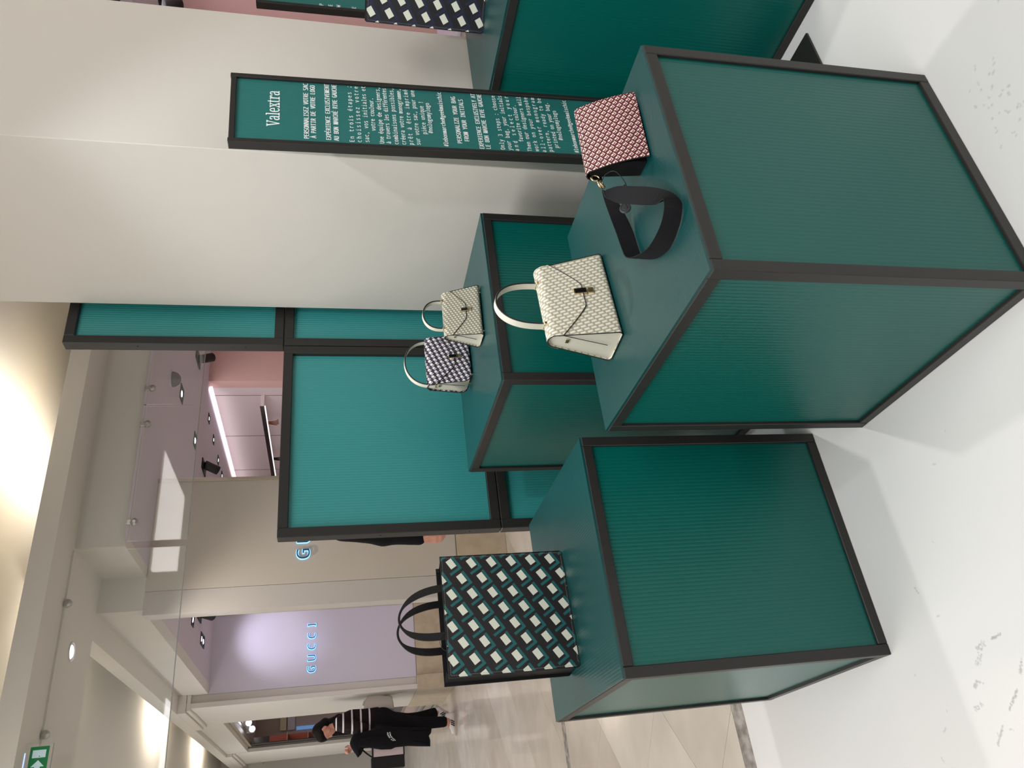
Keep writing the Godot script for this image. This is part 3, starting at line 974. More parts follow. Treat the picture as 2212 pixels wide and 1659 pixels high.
func walker() -> void:
	var O := Vector3(1.2, 0, -9.9)
	var t := thing("person", "person in striped black and white sweater walking with bowed head in the corridor", "person", O)
	var V := func(x: float, y: float, z: float) -> Vector3: return Vector3(x, y, z) - Vector3(1.2, 0, 0)
	var hip := [[V.call(1.275, 0.86, -0.07), V.call(1.275, 0.86, 0.07), 0.10, 0.10]]
	var legf := [[V.call(1.265, 0.84, 0.085), V.call(1.175, 0.49, 0.08), 0.085, 0.058], [V.call(1.175, 0.49, 0.08), V.call(1.165, 0.10, 0.07), 0.056, 0.036]]
	var legb := [[V.call(1.28, 0.84, -0.085), V.call(1.235, 0.50, -0.08), 0.085, 0.058], [V.call(1.235, 0.50, -0.08), V.call(1.300, 0.20, -0.07), 0.056, 0.036]]
	var torso := [[V.call(1.28, 0.92, -0.045), V.call(1.28, 0.92, 0.045), 0.098, 0.098], [V.call(1.28, 0.94, 0), V.call(1.275, 1.20, 0), 0.105, 0.118], [V.call(1.27, 1.28, -0.085), V.call(1.27, 1.28, 0.085), 0.085, 0.085], [V.call(1.27, 1.335, -0.125), V.call(1.27, 1.335, 0.125), 0.05, 0.05]]
	var neck := [[V.call(1.268, 1.33, 0), V.call(1.235, 1.44, 0), 0.052, 0.048]]
	var arml := [[V.call(1.265, 1.325, 0.165), V.call(1.16, 1.09, 0.19), 0.048, 0.040], [V.call(1.16, 1.09, 0.19), V.call(1.015, 1.215, 0.10), 0.038, 0.028]]
	var armr := [[V.call(1.275, 1.325, -0.165), V.call(1.19, 1.08, -0.20), 0.048, 0.040], [V.call(1.19, 1.08, -0.20), V.call(1.13, 1.10, -0.02), 0.038, 0.028]]
	var head_c: Vector3 = V.call(1.212, 1.528, 0)
	var hf := Vector3(-0.80, -0.55, 0.10)
	var hu := Vector3(-0.55, 0.83, 0)
	var g := Geo.new(true)
	blob(g, hip + legf + legb + torso + neck + arml + armr + [[V.call(1.165, 0.10, 0.07), V.call(1.10, 0.05, 0.07), 0.034, 0.028], [V.call(1.300, 0.20, -0.07), V.call(1.275, 0.09, -0.07), 0.034, 0.028]], 0.014, 0.016)
	blob(g, head_bones(head_c, hf, hu), 0.005, 0.009)
	blob(g, hand_bones(V.call(1.012, 1.214, 0.10), Vector3(-0.80, 0.55, -0.1), Vector3(0.35, 0.55, -0.7), 1.75, 0.80), 0.004, 0.005)
	blob(g, hand_bones(V.call(1.12, 1.105, -0.01), Vector3(-0.5, 0.1, 0.8), Vector3(0.2, 0.8, 0.3), 1.2, 0.85), 0.004, 0.005)
	part("body", g.mesh(), mats["skin"], t)
	g = Geo.new(true)
	blob(g, scaled(torso + [[V.call(1.268, 1.33, 0), V.call(1.258, 1.375, 0), 0.056, 0.052]] + [arml[0], armr[0]] + [[arml[1][0], arml[1][0].lerp(arml[1][1], 0.85), 0.038, 0.031], [armr[1][0], armr[1][0].lerp(armr[1][1], 0.85), 0.038, 0.031]], 0.014), 0.013, 0.016)
	part("sweater", g.mesh(), mats["striped_knit"], t)
	g = Geo.new(true)
	blob(g, scaled(hip + [legf[0], legb[0], [legf[1][0], legf[1][0].lerp(legf[1][1], 0.86), 0.062, 0.048], [legb[1][0], legb[1][0].lerp(legb[1][1], 0.86), 0.062, 0.048], [V.call(1.278, 0.94, -0.04), V.call(1.278, 0.94, 0.04), 0.092, 0.092]], 0.012), 0.013, 0.016)
	part("trousers", g.mesh(), mats["black_cloth"], t)
	# hair: cap, fringe and a tail down the back
	g = Geo.new(true)
	var f := hf.normalized()
	var sd := hu.cross(f).normalized()
	var u := f.cross(sd).normalized()
	var H := func(a: float, b: float, c: float) -> Vector3: return head_c + f * a + u * b + sd * c
	blob(g, [[H.call(-0.030, 0.045, 0), H.call(0.026, 0.056, 0), 0.082, 0.070], [H.call(-0.050, 0.00, 0), H.call(-0.062, -0.055, 0), 0.060, 0.052], [H.call(0.062, 0.066, 0.03), H.call(0.078, 0.040, -0.02), 0.034, 0.026], [H.call(0.01, 0.05, 0.056), H.call(-0.02, 0.02, 0.060), 0.032, 0.024], [H.call(0.01, 0.05, -0.056), H.call(-0.02, 0.02, -0.060), 0.032, 0.024],
		[V.call(1.300, 1.44, 0), V.call(1.335, 1.36, 0.01), 0.040, 0.032], [V.call(1.335, 1.36, 0.01), V.call(1.345, 1.24, 0.01), 0.030, 0.016]], 0.008, 0.012)
	part("hair", g.mesh(), mats["hair"], t)
	for s in [-1, 1]:
		g = Geo.new()
		g.lathe([Vector2(0, -0.0035), Vector2(0.0095, 0), Vector2(0, 0.0035)], H.call(0.0835, 0.010, s * 0.028), 8, Basis(Vector3(0, 0, 1), 1.2))
		part("eye", g.mesh(), mats["black_gloss"], t)
	add_shoe(t, V.call(1.165, 0.10, 0.07), V.call(1.01, 0.001, 0.075), 0.0)
	add_shoe(t, V.call(1.300, 0.20, -0.07), V.call(1.225, 0.002, -0.07), 0.92)
	# coat carried over the near arm
	var c := thing("coat", "black coat with small white lettering hanging over the walking person's near arm", "coat", O)
	g = Geo.new(true)
	var ol := []
	for q in [[1.108, 1.200], [1.117, 1.102], [1.143, 0.958], [1.15, 0.829], [1.127, 0.636], [1.11, 0.457], [1.089, 0.319], [1.037, 0.331], [1.01, 0.357], [0.964, 0.344], [0.897, 0.348], [0.911, 0.485], [0.926, 0.597], [0.926, 0.742], [0.911, 0.79], [0.918, 0.901], [0.947, 1.026], [0.950, 1.090], [0.894, 1.119], [0.861, 1.158], [0.9, 1.184], [0.931, 1.207], [0.979, 1.235], [1.017, 1.245], [1.066, 1.230]]: ol.append([q[0] - 1.2, q[1]])
	part("cloth", pillow(ol, 0.275, 0.11, 0.045), mats["black_cloth"], c)
	part("fold", pillow([[-0.27, 0.80], [-0.20, 0.74], [-0.15, 0.80], [-0.13, 1.0], [-0.15, 1.14], [-0.23, 1.16], [-0.26, 1.0]], 0.325, 0.05, 0.03), mats["black_cloth"], c)
	g = Geo.new()
	rng.seed = 77
	for row in 2:
		for i in 9:
			if row == 0 and i == 6: continue
			var q := float(i) / 8.0
			var cx := lerpf(0.045, -0.040, 1.0 - q) * -1.0
			var cy: float = -0.055 * q * q + (0.012 if row == 0 else -0.012)
			for k in 2: g.box(V.call(1.035 + cx + k * 0.005, 0.815 + cy + rng.randf_range(-0.003, 0.003), 0.352), Vector3(0.0035, rng.randf_range(0.010, 0.018), 0.004), 0.0)
			g.box(V.call(1.037 + cx, 0.815 + cy + rng.randf_range(-0.005, 0.005), 0.352), Vector3(0.008, 0.004, 0.004), 0.0)
	var pm := part("white_print", g.mesh(), mats["print"], c)
	pm.rotation.z = 0.0
	# handbag with a pale end panel
	var hb := thing("handbag", "boxy black handbag with a pale pink end panel hanging from the walking person's arm", "handbag", Vector3(0.86, 0.64, -9.70), 0.0)
	g = Geo.new()
	g.box(Vector3(-0.072, 0.185, -0.04), Vector3(0.125, 0.37, 0.16), 0.006)
	part("body", g.mesh(), mats["black_leather"], hb)
	g = Geo.new()
	g.box(Vector3(0.045, 0.178, -0.04), Vector3(0.105, 0.338, 0.15), 0.003)
	part("pale_panel", g.mesh(), mats["pale_pink"], hb)
	for yy in [0.004, 0.352]:
		g = Geo.new()
		g.box(Vector3(0.045, yy, -0.04), Vector3(0.112, 0.014, 0.158), 0.002)
		part("trim", g.mesh(), mats["black_leather"], hb)
	g = Geo.new()
	g.band([Vector3(-0.005, 0.36, 0.03), Vector3(0.03, 0.41, 0.04), Vector3(0.075, 0.46, 0.03), Vector3(0.10, 0.50, 0.02)], [Vector3(-0.004, 0.008, 0), Vector3(-0.004, 0.008, 0), Vector3(-0.004, 0.008, 0), Vector3(-0.004, 0.008, 0)], 0.006)
	part("strap", g.mesh(), mats["black_leather"], hb)
	# white tote behind the shoulder
	var wt := thing("canvas_tote", "white canvas tote bag carried on the walking person's far shoulder", "tote bag", Vector3(1.455, 0.72, -9.95), 0.0)
	var wo := []
	for q in [[1.416, 1.070], [1.500, 1.060], [1.560, 1.020], [1.57, 0.932], [1.542, 0.798], [1.531, 0.734], [1.454, 0.717], [1.373, 0.71], [1.373, 0.804], [1.380, 0.938], [1.395, 1.06]]: wo.append([q[0] - 1.455, q[1] - 0.72])
	part("bag", pillow(wo, -0.05, 0.12, 0.022), mats["canvas"], wt)
	g = Geo.new()
	g.band([Vector3(-0.06, 0.24, 0.04), Vector3(-0.075, 0.40, 0.03), Vector3(-0.11, 0.56, -0.02), Vector3(-0.17, 0.665, -0.10), Vector3(-0.20, 0.655, -0.14)], [Vector3(0.017, 0.004, 0), Vector3(0.017, 0.004, 0), Vector3(0.016, 0.006, 0), Vector3(0.0, 0.008, 0.017), Vector3(0, 0.004, 0.017)], 0.004)
	g.band([Vector3(0.07, 0.26, -0.05), Vector3(0.04, 0.335, -0.04), Vector3(0.00, 0.350, -0.03), Vector3(-0.03, 0.28, -0.02)], [Vector3(0.010, 0.014, 0), Vector3(0.006, 0.017, 0), Vector3(0, 0.017, 0), Vector3(0.014, 0, 0)], 0.004)
	part("strap", g.mesh(), mats["canvas"], wt)

func bystander() -> void:
	# mostly hidden by the screen: hand and black sleeve show past its edge
	var O := Vector3(2.02, 0, -5.05)
	var t := thing("person", "person in a black coat hidden by the screen, only a sleeve and lowered hand showing", "person", O)
	var torso := [[Vector3(0, 0.94, -0.06), Vector3(0, 0.94, 0.06), 0.11, 0.11], [Vector3(0, 0.95, 0), Vector3(0, 1.22, 0), 0.12, 0.13], [Vector3(-0.09, 1.32, 0), Vector3(0.09, 1.32, 0), 0.09, 0.09], [Vector3(-0.14, 1.38, 0), Vector3(0.14, 1.38, 0), 0.055, 0.055]]
	var legs := [[Vector3(-0.09, 0.88, 0), Vector3(-0.09, 0.48, 0.02), 0.085, 0.06], [Vector3(-0.09, 0.48, 0.02), Vector3(-0.09, 0.09, 0), 0.058, 0.04], [Vector3(0.09, 0.88, 0), Vector3(0.09, 0.48, 0.02), 0.085, 0.06], [Vector3(0.09, 0.48, 0.02), Vector3(0.09, 0.09, 0), 0.058, 0.04]]
	var arms := [[Vector3(-0.18, 1.37, 0), Vector3(-0.225, 1.10, -0.01), 0.05, 0.043], [Vector3(-0.225, 1.10, -0.01), Vector3(-0.275, 0.845, 0.06), 0.040, 0.030], [Vector3(0.18, 1.37, 0), Vector3(0.225, 1.10, -0.01), 0.05, 0.043], [Vector3(0.225, 1.10, -0.01), Vector3(0.235, 0.845, 0.05), 0.040, 0.030]]
	var g := Geo.new(true)
	blob(g, torso + legs + arms + [[Vector3(0, 1.38, 0), Vector3(0, 1.49, 0.01), 0.055, 0.05], [Vector3(-0.09, 0.07, 0), Vector3(-0.09, 0.04, 0.14), 0.04, 0.035], [Vector3(0.09, 0.07, 0), Vector3(0.09, 0.04, 0.14), 0.04, 0.035]], 0.016, 0.016)
	blob(g, head_bones(Vector3(0, 1.58, 0.02), Vector3(0, 0, 1), Vector3.UP), 0.006, 0.009)
	blob(g, hand_bones(Vector3(-0.280, 0.838, 0.062), Vector3(-0.10, -0.98, 0.14), Vector3(0.25, 0.1, 0.95), 0.75), 0.004, 0.005)
	blob(g, hand_bones(Vector3(0.238, 0.838, 0.052), Vector3(0.05, -0.98, 0.14), Vector3(-0.2, 0.1, 0.95), 0.6), 0.004, 0.005)
	part("body", g.mesh(), mats["skin"], t)
	g = Geo.new(true)
	blob(g, scaled(torso + [arms[0], arms[2], [arms[1][0], arms[1][0].lerp(arms[1][1], 0.93), 0.040, 0.034], [arms[3][0], arms[3][0].lerp(arms[3][1], 0.93), 0.040, 0.034]] + [[Vector3(-0.07, 0.9, 0), Vector3(-0.08, 0.60, 0), 0.10, 0.11], [Vector3(0.07, 0.9, 0), Vector3(0.08, 0.60, 0), 0.10, 0.11], [Vector3(0, 1.40, 0), Vector3(0, 1.43, 0), 0.07, 0.066]], 0.014), 0.015, 0.018)
	part("coat", g.mesh(), mats["black_cloth"], t)
	g = Geo.new(true)
	blob(g, scaled([legs[0], legs[2], [legs[1][0], legs[1][0].lerp(legs[1][1], 0.9), 0.058, 0.046], [legs[3][0], legs[3][0].lerp(legs[3][1], 0.9), 0.058, 0.046]], 0.012), 0.015, 0.012)
	part("trousers", g.mesh(), mats["black_cloth"], t)
	g = Geo.new(true)
	blob(g, [[Vector3(0, 1.62, -0.01), Vector3(0, 1.63, 0.03), 0.086, 0.075], [Vector3(0, 1.57, -0.05), Vector3(0, 1.52, -0.05), 0.06, 0.05]], 0.01, 0.012)
	part("hair", g.mesh(), mats["hair"], t)
	for s in [-1, 1]:
		g = Geo.new(true)
		blob(g, [[Vector3(s * 0.09, 0.045, -0.04), Vector3(s * 0.09, 0.042, 0.16), 0.045, 0.04]], 0.012, 0.01)
		part("shoe", g.mesh(), mats["black_leather"], t)

# ---------------------------------------------------------------- building shell
func floor_all() -> void:
	var f := struct("floor", slab(-4.2, 9.2, -0.12, -0.004, -18.2, 4.2), mats["grout"])
	# white sheet under the display, with scuffs
	var im := Image.create(1536, 1536, false, Image.FORMAT_RGB8)
	var base := col(226, 226, 224)
	im.fill(base)
	rng.seed = 5
	var x0 := -0.6
	var z0 := -2.74
	var span := 4.6
	var stroke := func(cx: float, cz: float, ang: float, l: float, w: float, dark: float) -> void:
		var n := int(l / span * 1536 * 2)
		for i in n:
			var tt := float(i) / n - 0.5
			if rng.randf() < 0.25: continue
			for k in 3:
				var px := int((cx + cos(ang) * l * tt + rng.randf_range(-w, w) - x0) / span * 1536)
				var py := int((cz + sin(ang) * l * tt + rng.randf_range(-w, w) - z0) / span * 1536)
				if px >= 0 and py >= 0 and px < 1536 and py < 1536:
					im.set_pixel(px, py, base.darkened(dark * rng.randf_range(0.4, 1.0)))
	for s in [[0.229, -1.555, 1.2, 0.030, 0.006, 0.16], [0.205, -1.575, 1.0, 0.025, 0.006, 0.16], [0.159, -1.611, 1.1, 0.025, 0.004, 0.20], [0.113, -1.631, 1.3, 0.024, 0.005, 0.18], [0.111, -1.526, 0.9, 0.055, 0.002, 0.26], [0.24, -1.50, 1.4, 0.03, 0.002, 0.25], [0.17, -1.47, 0.6, 0.03, 0.0015, 0.2], [0.05, -1.60, 0.8, 0.05, 0.0015, 0.2]]:
		stroke.call(s[0], s[1], s[2], s[3], s[4], s[5])
	for i in 55:
		stroke.call(rng.randf_range(0.0, 1.7), rng.randf_range(-1.9, -0.5), rng.randf() * TAU, rng.randf_range(0.004, 0.02), 0.0005, 0.14)
	for i in 30:
		stroke.call(rng.randf_range(1.15, 1.35), rng.randf_range(-0.95, -0.85), rng.randf() * TAU, 0.006, 0.002, 0.12)
	var wm: StandardMaterial3D = mats["white_floor"]
	wm.albedo_texture = ImageTexture.create_from_image(im)
	wm.texture_repeat = true
	var g := Geo.new()
	var U := func(x: float, z: float) -> Vector2: return Vector2((x - x0) / span, (z - z0) / span)
	g.q(Vector3(-4, 0, 4), Vector3(9, 0, 4), Vector3(9, 0, -2.74), Vector3(-4, 0, -2.74), U.call(-4, 4), U.call(9, 4), U.call(9, -2.74), U.call(-4, -2.74))
	g.box(Vector3(2.5, -0.003, 0.63), Vector3(13, 0.004, 6.74))
	part("white_sheet", g.mesh(), wm, f)
	for z in [[-2.825, -2.74], [-5.19, -5.11]]:
		part("stone_strip", slab(-4, 9, -0.02, 0.0, z[0] + 0.0015, z[1] - 0.0015), mats["grey_stone"], f)
	# beige tiles laid on the diagonal
	var s := 0.60
	var regions := [PackedVector2Array([Vector2(-4, -2.8265), Vector2(9, -2.8265), Vector2(9, -5.1085), Vector2(-4, -5.1085)]), PackedVector2Array([Vector2(-4, -5.1915), Vector2(9, -5.1915), Vector2(9, -18), Vector2(-4, -18)])]
	var c0 := Vector2((-3.127 + 3.11) / 2, (-3.127 - 3.11) / 2)
	var a := Vector2(1, 1).normalized() * s
	var b := Vector2(-1, 1).normalized() * s
	var far_ := Geo.new()
	for i in range(-30, 30):
		for j in range(-30, 30):
			var o := c0 + a * i + b * j
			if o.x < -5 or o.x > 10 or o.y > -1.5 or o.y < -19: continue
			var e := 0.0014
			var pl := PackedVector2Array([o + (a + b) * e, o + a * (1 - e) + b * e, o + (a + b) * (1 - e), o + b * (1 - e) + a * e])
			for r in regions:
				for cut in Geometry2D.intersect_polygons(pl, r):
					var top := []
					for v in cut: top.append(Vector3(v.x, 0, v.y))
					var near: bool = o.y > -11.5 and o.x > -1.6 and o.x < 4.5
					var gg := Geo.new() if near else far_
					gg.poly(top, Vector3.UP)
					for k in top.size():
						var p0: Vector3 = top[k]
						var p1: Vector3 = top[(k + 1) % top.size()]
						gg.q(p0, p1, p1 + Vector3(0, -0.004, 0), p0 + Vector3(0, -0.004, 0))
					if near: part("tile", gg.mesh(), mats["beige_%d" % (absi(i * 7 + j * 3) % 3)], f)
	part("distant_tiles", far_.mesh(), mats["beige_1"], f).set_meta("kind", "stuff")

func stone_base(parent: Node, x0: float, x1: float, z0: float, z1: float, h: float) -> void:
	part("stone_plinth", slab(x0, x1, 0.0, h, z0, z1, 0.003), mats["tan_stone"], parent)

func shell() -> void:
	floor_all()
	var w: Material = mats["plaster"]
	struct("ceiling", slab(-4.2, 9.2, 3.62, 3.75, -18.2, 4.2), w)
	struct("wall_left", slab(-4.2, -4.0, 0, 3.62, -18.2, 4.2), w)
	struct("wall_right", slab(9.0, 9.2, 0, 3.62, -18.2, 4.2), w)
	struct("wall_back", slab(-4.2, 9.2, 0, 3.62, 4.0, 4.2), w)
	struct("wall_end", slab(-4.2, 9.2, 0, 3.62, -18.2, -18.0), w)
	var pil := struct("wall_pillar", slab(1.94, 2.63, 0, 3.62, -2.665, -1.83, 0.002), mats["pillar"])
	# store front: ledge with fascia, soffit, bulkhead and the hanging glass below
	var so := struct("ceiling_soffit", slab(-4.0, 9.0, 3.11, 3.24, -6.15, -5.065), w)
	struct("wall_bulkhead", slab(1.94, 5.3, 2.80, 3.11, -5.52, -5.44), w)
	struct("wall_bulkhead_return", slab(1.94, 2.02, 2.80, 3.11, -6.15, -5.52), w)
	struct("wall_bulkhead_end", slab(1.69, 1.94, 2.80, 3.11, -6.30, -6.15), w)
	struct("ceiling_shops", slab(2.02, 9.0, 2.80, 2.88, -9.8, -5.52), mats["lavender_plaster"])
	struct("ceiling_shop_edge", slab(1.80, 2.02, 2.80, 2.88, -9.8, -6.30), mats["lavender_plaster"])
	struct("ceiling_far_shops", slab(1.80, 9.0, 2.80, 2.88, -18.0, -9.8), mats["pink_plaster"])
	struct("ceiling_side_shop", slab(5.3, 9.0, 2.80, 2.88, -5.52, -1.9), mats["lavender_plaster"])
	struct("wall_side_bulkhead", slab(5.3, 9.0, 2.88, 3.62, -2.0, -1.9), w)
	struct("ceiling_corridor_edge", slab(1.50, 1.94, 3.11, 3.24, -18.0, -6.15), w)
	struct("wall_corridor_bulkhead", slab(1.69, 1.80, 2.80, 3.11, -18.0, -6.30), w)
	struct("wall_upper_bulkhead", slab(1.94, 2.02, 3.24, 3.62, -18.0, -6.15), w)
	# wall block between the shops, nearest
	var l := struct("wall_near_block", slab(1.835, 2.718, 0.424, 2.80, -6.30, -6.16), mats["greige"])
	part("side_leaf", slab(1.658, 1.832, 0.424, 2.80, -6.30, -6.162), mats["greige_cool"], l)
	part("metal_trim", slab(2.718, 2.748, 0.0, 2.80, -6.31, -6.148, 0.002), mats["champagne"], l)
	stone_base(l, 1.655, 2.718, -6.31, -6.15, 0.424)
	part("dark_seam", slab(1.66, 2.716, 0.424, 0.432, -6.2, -6.153), mats["grout"], l)  # thin solid dark strip along the seam above the stone base
	var r := struct("wall_far_block", slab(1.69, 2.56, 0.45, 2.80, -9.90, -9.75), mats["lilac_wall"])
	part("metal_trim", slab(2.56, 2.60, 0.0, 2.80, -9.92, -9.735, 0.002), mats["champagne"], r)
	stone_base(r, 1.69, 2.56, -9.91, -9.74, 0.445)
	part("dark_seam", slab(1.69, 2.56, 0.445, 0.452, -9.8, -9.744), mats["grout"], r)  # same dark strip along the seam of the far block
	# facade columns along the corridor
	for c in [[-11.05, -9.76], [-16.2, -14.45]]:
		var k := struct("wall_column", slab(1.55, 1.69, 0.45, 3.11, c[0], c[1], 0.003), w)
		part("pilaster", slab(1.545, 1.60, 0.45, 3.11, c[1] - 0.25, c[1] + 0.05, 0.002), w, k)
		stone_base(k, 1.535, 1.70, c[0] - 0.01, c[1] + 0.06, 0.45)
		part("capital", slab(1.50, 1.69, 3.02, 3.11, c[0] - 0.04, c[1] + 0.06, 0.002), w, k)
		part("capital_band", slab(1.52, 1.69, 2.975, 3.015, c[0] - 0.02, c[1] + 0.055, 0.002), w, k)
	struct("wall_shopfront_header", slab(1.55, 1.69, 2.78, 3.11, -14.45, -11.05), w)
	struct("wall_shopfront_reveal", slab(1.62, 1.69, 2.72, 2.78, -14.45, -11.05), mats["champagne"])
	# inside of the far shop
	struct("wall_far_shop", slab(1.69, 5.0, 0, 2.80, -16.0, -15.88), mats["pink_grey"])
	struct("wall_shop_divider", slab(2.60, 9.0, 0, 2.80, -11.95, -11.80), mats["pink_grey"])
	# pink shop
	struct("wall_pink_return", slab(4.74, 6.94, 0, 2.80, -8.10, -7.95), mats["pink_wall"])
	struct("wall_pink_side", slab(4.74, 4.86, 0, 2.80, -11.8, -8.10), mats["pink_light"])
	struct("wall_pink_far_side", slab(6.94, 7.06, 0, 2.80, -8.1, -1.9), mats["pink_wall"])
	for i in 3:
		struct("trim_pink_%d" % (i + 1), slab(4.7365, 4.741, 0, 2.80, -8.28 - i * 1.05, -8.275 - i * 1.05), mats["grout"])

func glass_panes() -> void:
	var z := -5.42
	for p in [[-2.2, 0.10, 2.405, 3.108], [0.105, 1.915, 2.405, 3.108], [1.965, 3.015, 2.405, 2.80], [3.025, 4.6, 2.405, 2.80]]:
		var i := struct("window_%d" % (used.get("window_n", 0) + 1), slab(p[0], p[1], p[2], p[3], z - 0.006, z + 0.006, 0.001), mats["glass"])
		used["window_n"] = used.get("window_n", 0) + 1
		part("lower_edge", slab(p[0], p[1], p[2] - 0.002, p[2] + 0.002, z - 0.0062, z + 0.0062), mats["glass_edge"], i)
		if p[3] < 3.0: part("upper_channel", slab(p[0], p[1], 2.785, 2.80, z - 0.012, z + 0.012), mats["lavender_plaster"], i)
		else: part("upper_channel", slab(p[0], p[1], 3.098, 3.11, z - 0.010, z + 0.010), mats["plaster"], i)
	var names := ["second from the right", "third from the right", "below the left end of the bulkhead", "on the tall pane beside the downlight", "next to the green exit sign"]
	var spots := [[3.161, 2.755], [2.857, 2.755], [2.10, 2.755], [1.564, 3.085], [0.788, 3.085]]
	spots[0][0] = 3.161
	names[0] = "rightmost of five, near the dome camera"
	names[1] = "just left of the rightmost clip"
	for k in 5:
		var t := thing("glass_clip", "small steel glass clip " + names[k], "clip", Vector3(spots[k][0], spots[k][1], z + 0.006), 0.0, "steel clips holding the hanging glass")
		var g := Geo.new()
		g.lathe([Vector2(0.0, 0.022), Vector2(0.010, 0.022), Vector2(0.024, 0.018), Vector2(0.026, 0.012), Vector2(0.026, 0.0), Vector2(0, 0)].map(func(v): return Vector2(v.x, v.y)), Vector3.ZERO, 18, Basis(Vector3(1, 0, 0), PI / 2))
		part("button", g.mesh(), mats["steel"], t)
		g = Geo.new()
		g.box(Vector3(0.0, 0.030, 0.008), Vector3(0.034, 0.040, 0.006), 0.001)
		g.box(Vector3(0.0, 0.049, 0.0), Vector3(0.036, 0.006, 0.030), 0.001)
		part("bracket", g.mesh(), mats["steel"], t)

func recessed(label: String, at: Vector3, s: float, square: bool, m: Material, two := false) -> void:
	var t := thing("recessed_light", label, "ceiling light", at, 0.0, "recessed shop ceiling lights")
	var g := Geo.new()
	if square:
		var l := s * (2.0 if two else 1.0)
		for k in [-1, 1]:
			g.box(Vector3(k * (s / 2 - 0.008), -0.004, 0), Vector3(0.016, 0.008, l), 0.001)
			g.box(Vector3(0, -0.004, k * (l / 2 - 0.008)), Vector3(s - 0.032, 0.008, 0.016), 0.001)
		g.box(Vector3(0, -0.001, 0), Vector3(s - 0.02, 0.002, l - 0.02))
	else:
		g.lathe([Vector2(s * 0.42, -0.002), Vector2(s * 0.46, -0.008), Vector2(s * 0.5, -0.006), Vector2(s * 0.5, 0.0)], Vector3.ZERO, 20)
	part("trim_ring", g.mesh(), mats["black"] if square else mats["plaster"], t)
	for z in ([-s * 0.5, s * 0.5] if two else [0.0]):
		g = Geo.new()
		g.lathe([Vector2(0, -0.007), Vector2(s * (0.19 if square else 0.30), -0.006), Vector2(s * (0.21 if square else 0.34), -0.002), Vector2(s * (0.21 if square else 0.34), 0.0)], Vector3(0, 0, z), 16)
		part("lamp_disc", g.mesh(), m, t)

func gucci(at: Vector3, em: float, gap: float, label: String, word := "GUCCI") -> void:
	var t := thing("illuminated_sign", label, "sign", at, 0.0, "back-lit letter signs on the wall blocks")
	for i in word.length():
		for lay in [[0.004, 0.009, "halo", 0.004], [0.016, 0.0, "letter", 0.006]]:
			var tm := text_mesh(word[i], "Droid Sans", em, 0.0, true, lay[1], lay[3])
			var o := part(lay[2], tm[0], mats["halo"] if lay[0] < 0.01 else mats["letter_steel"], t)
			o.position = Vector3((i - (word.length() - 1) / 2.0) * gap, 0, lay[0])
	omni(at + Vector3(0, 0, 0.06), 0.012, col(170, 215, 255), 0.2)

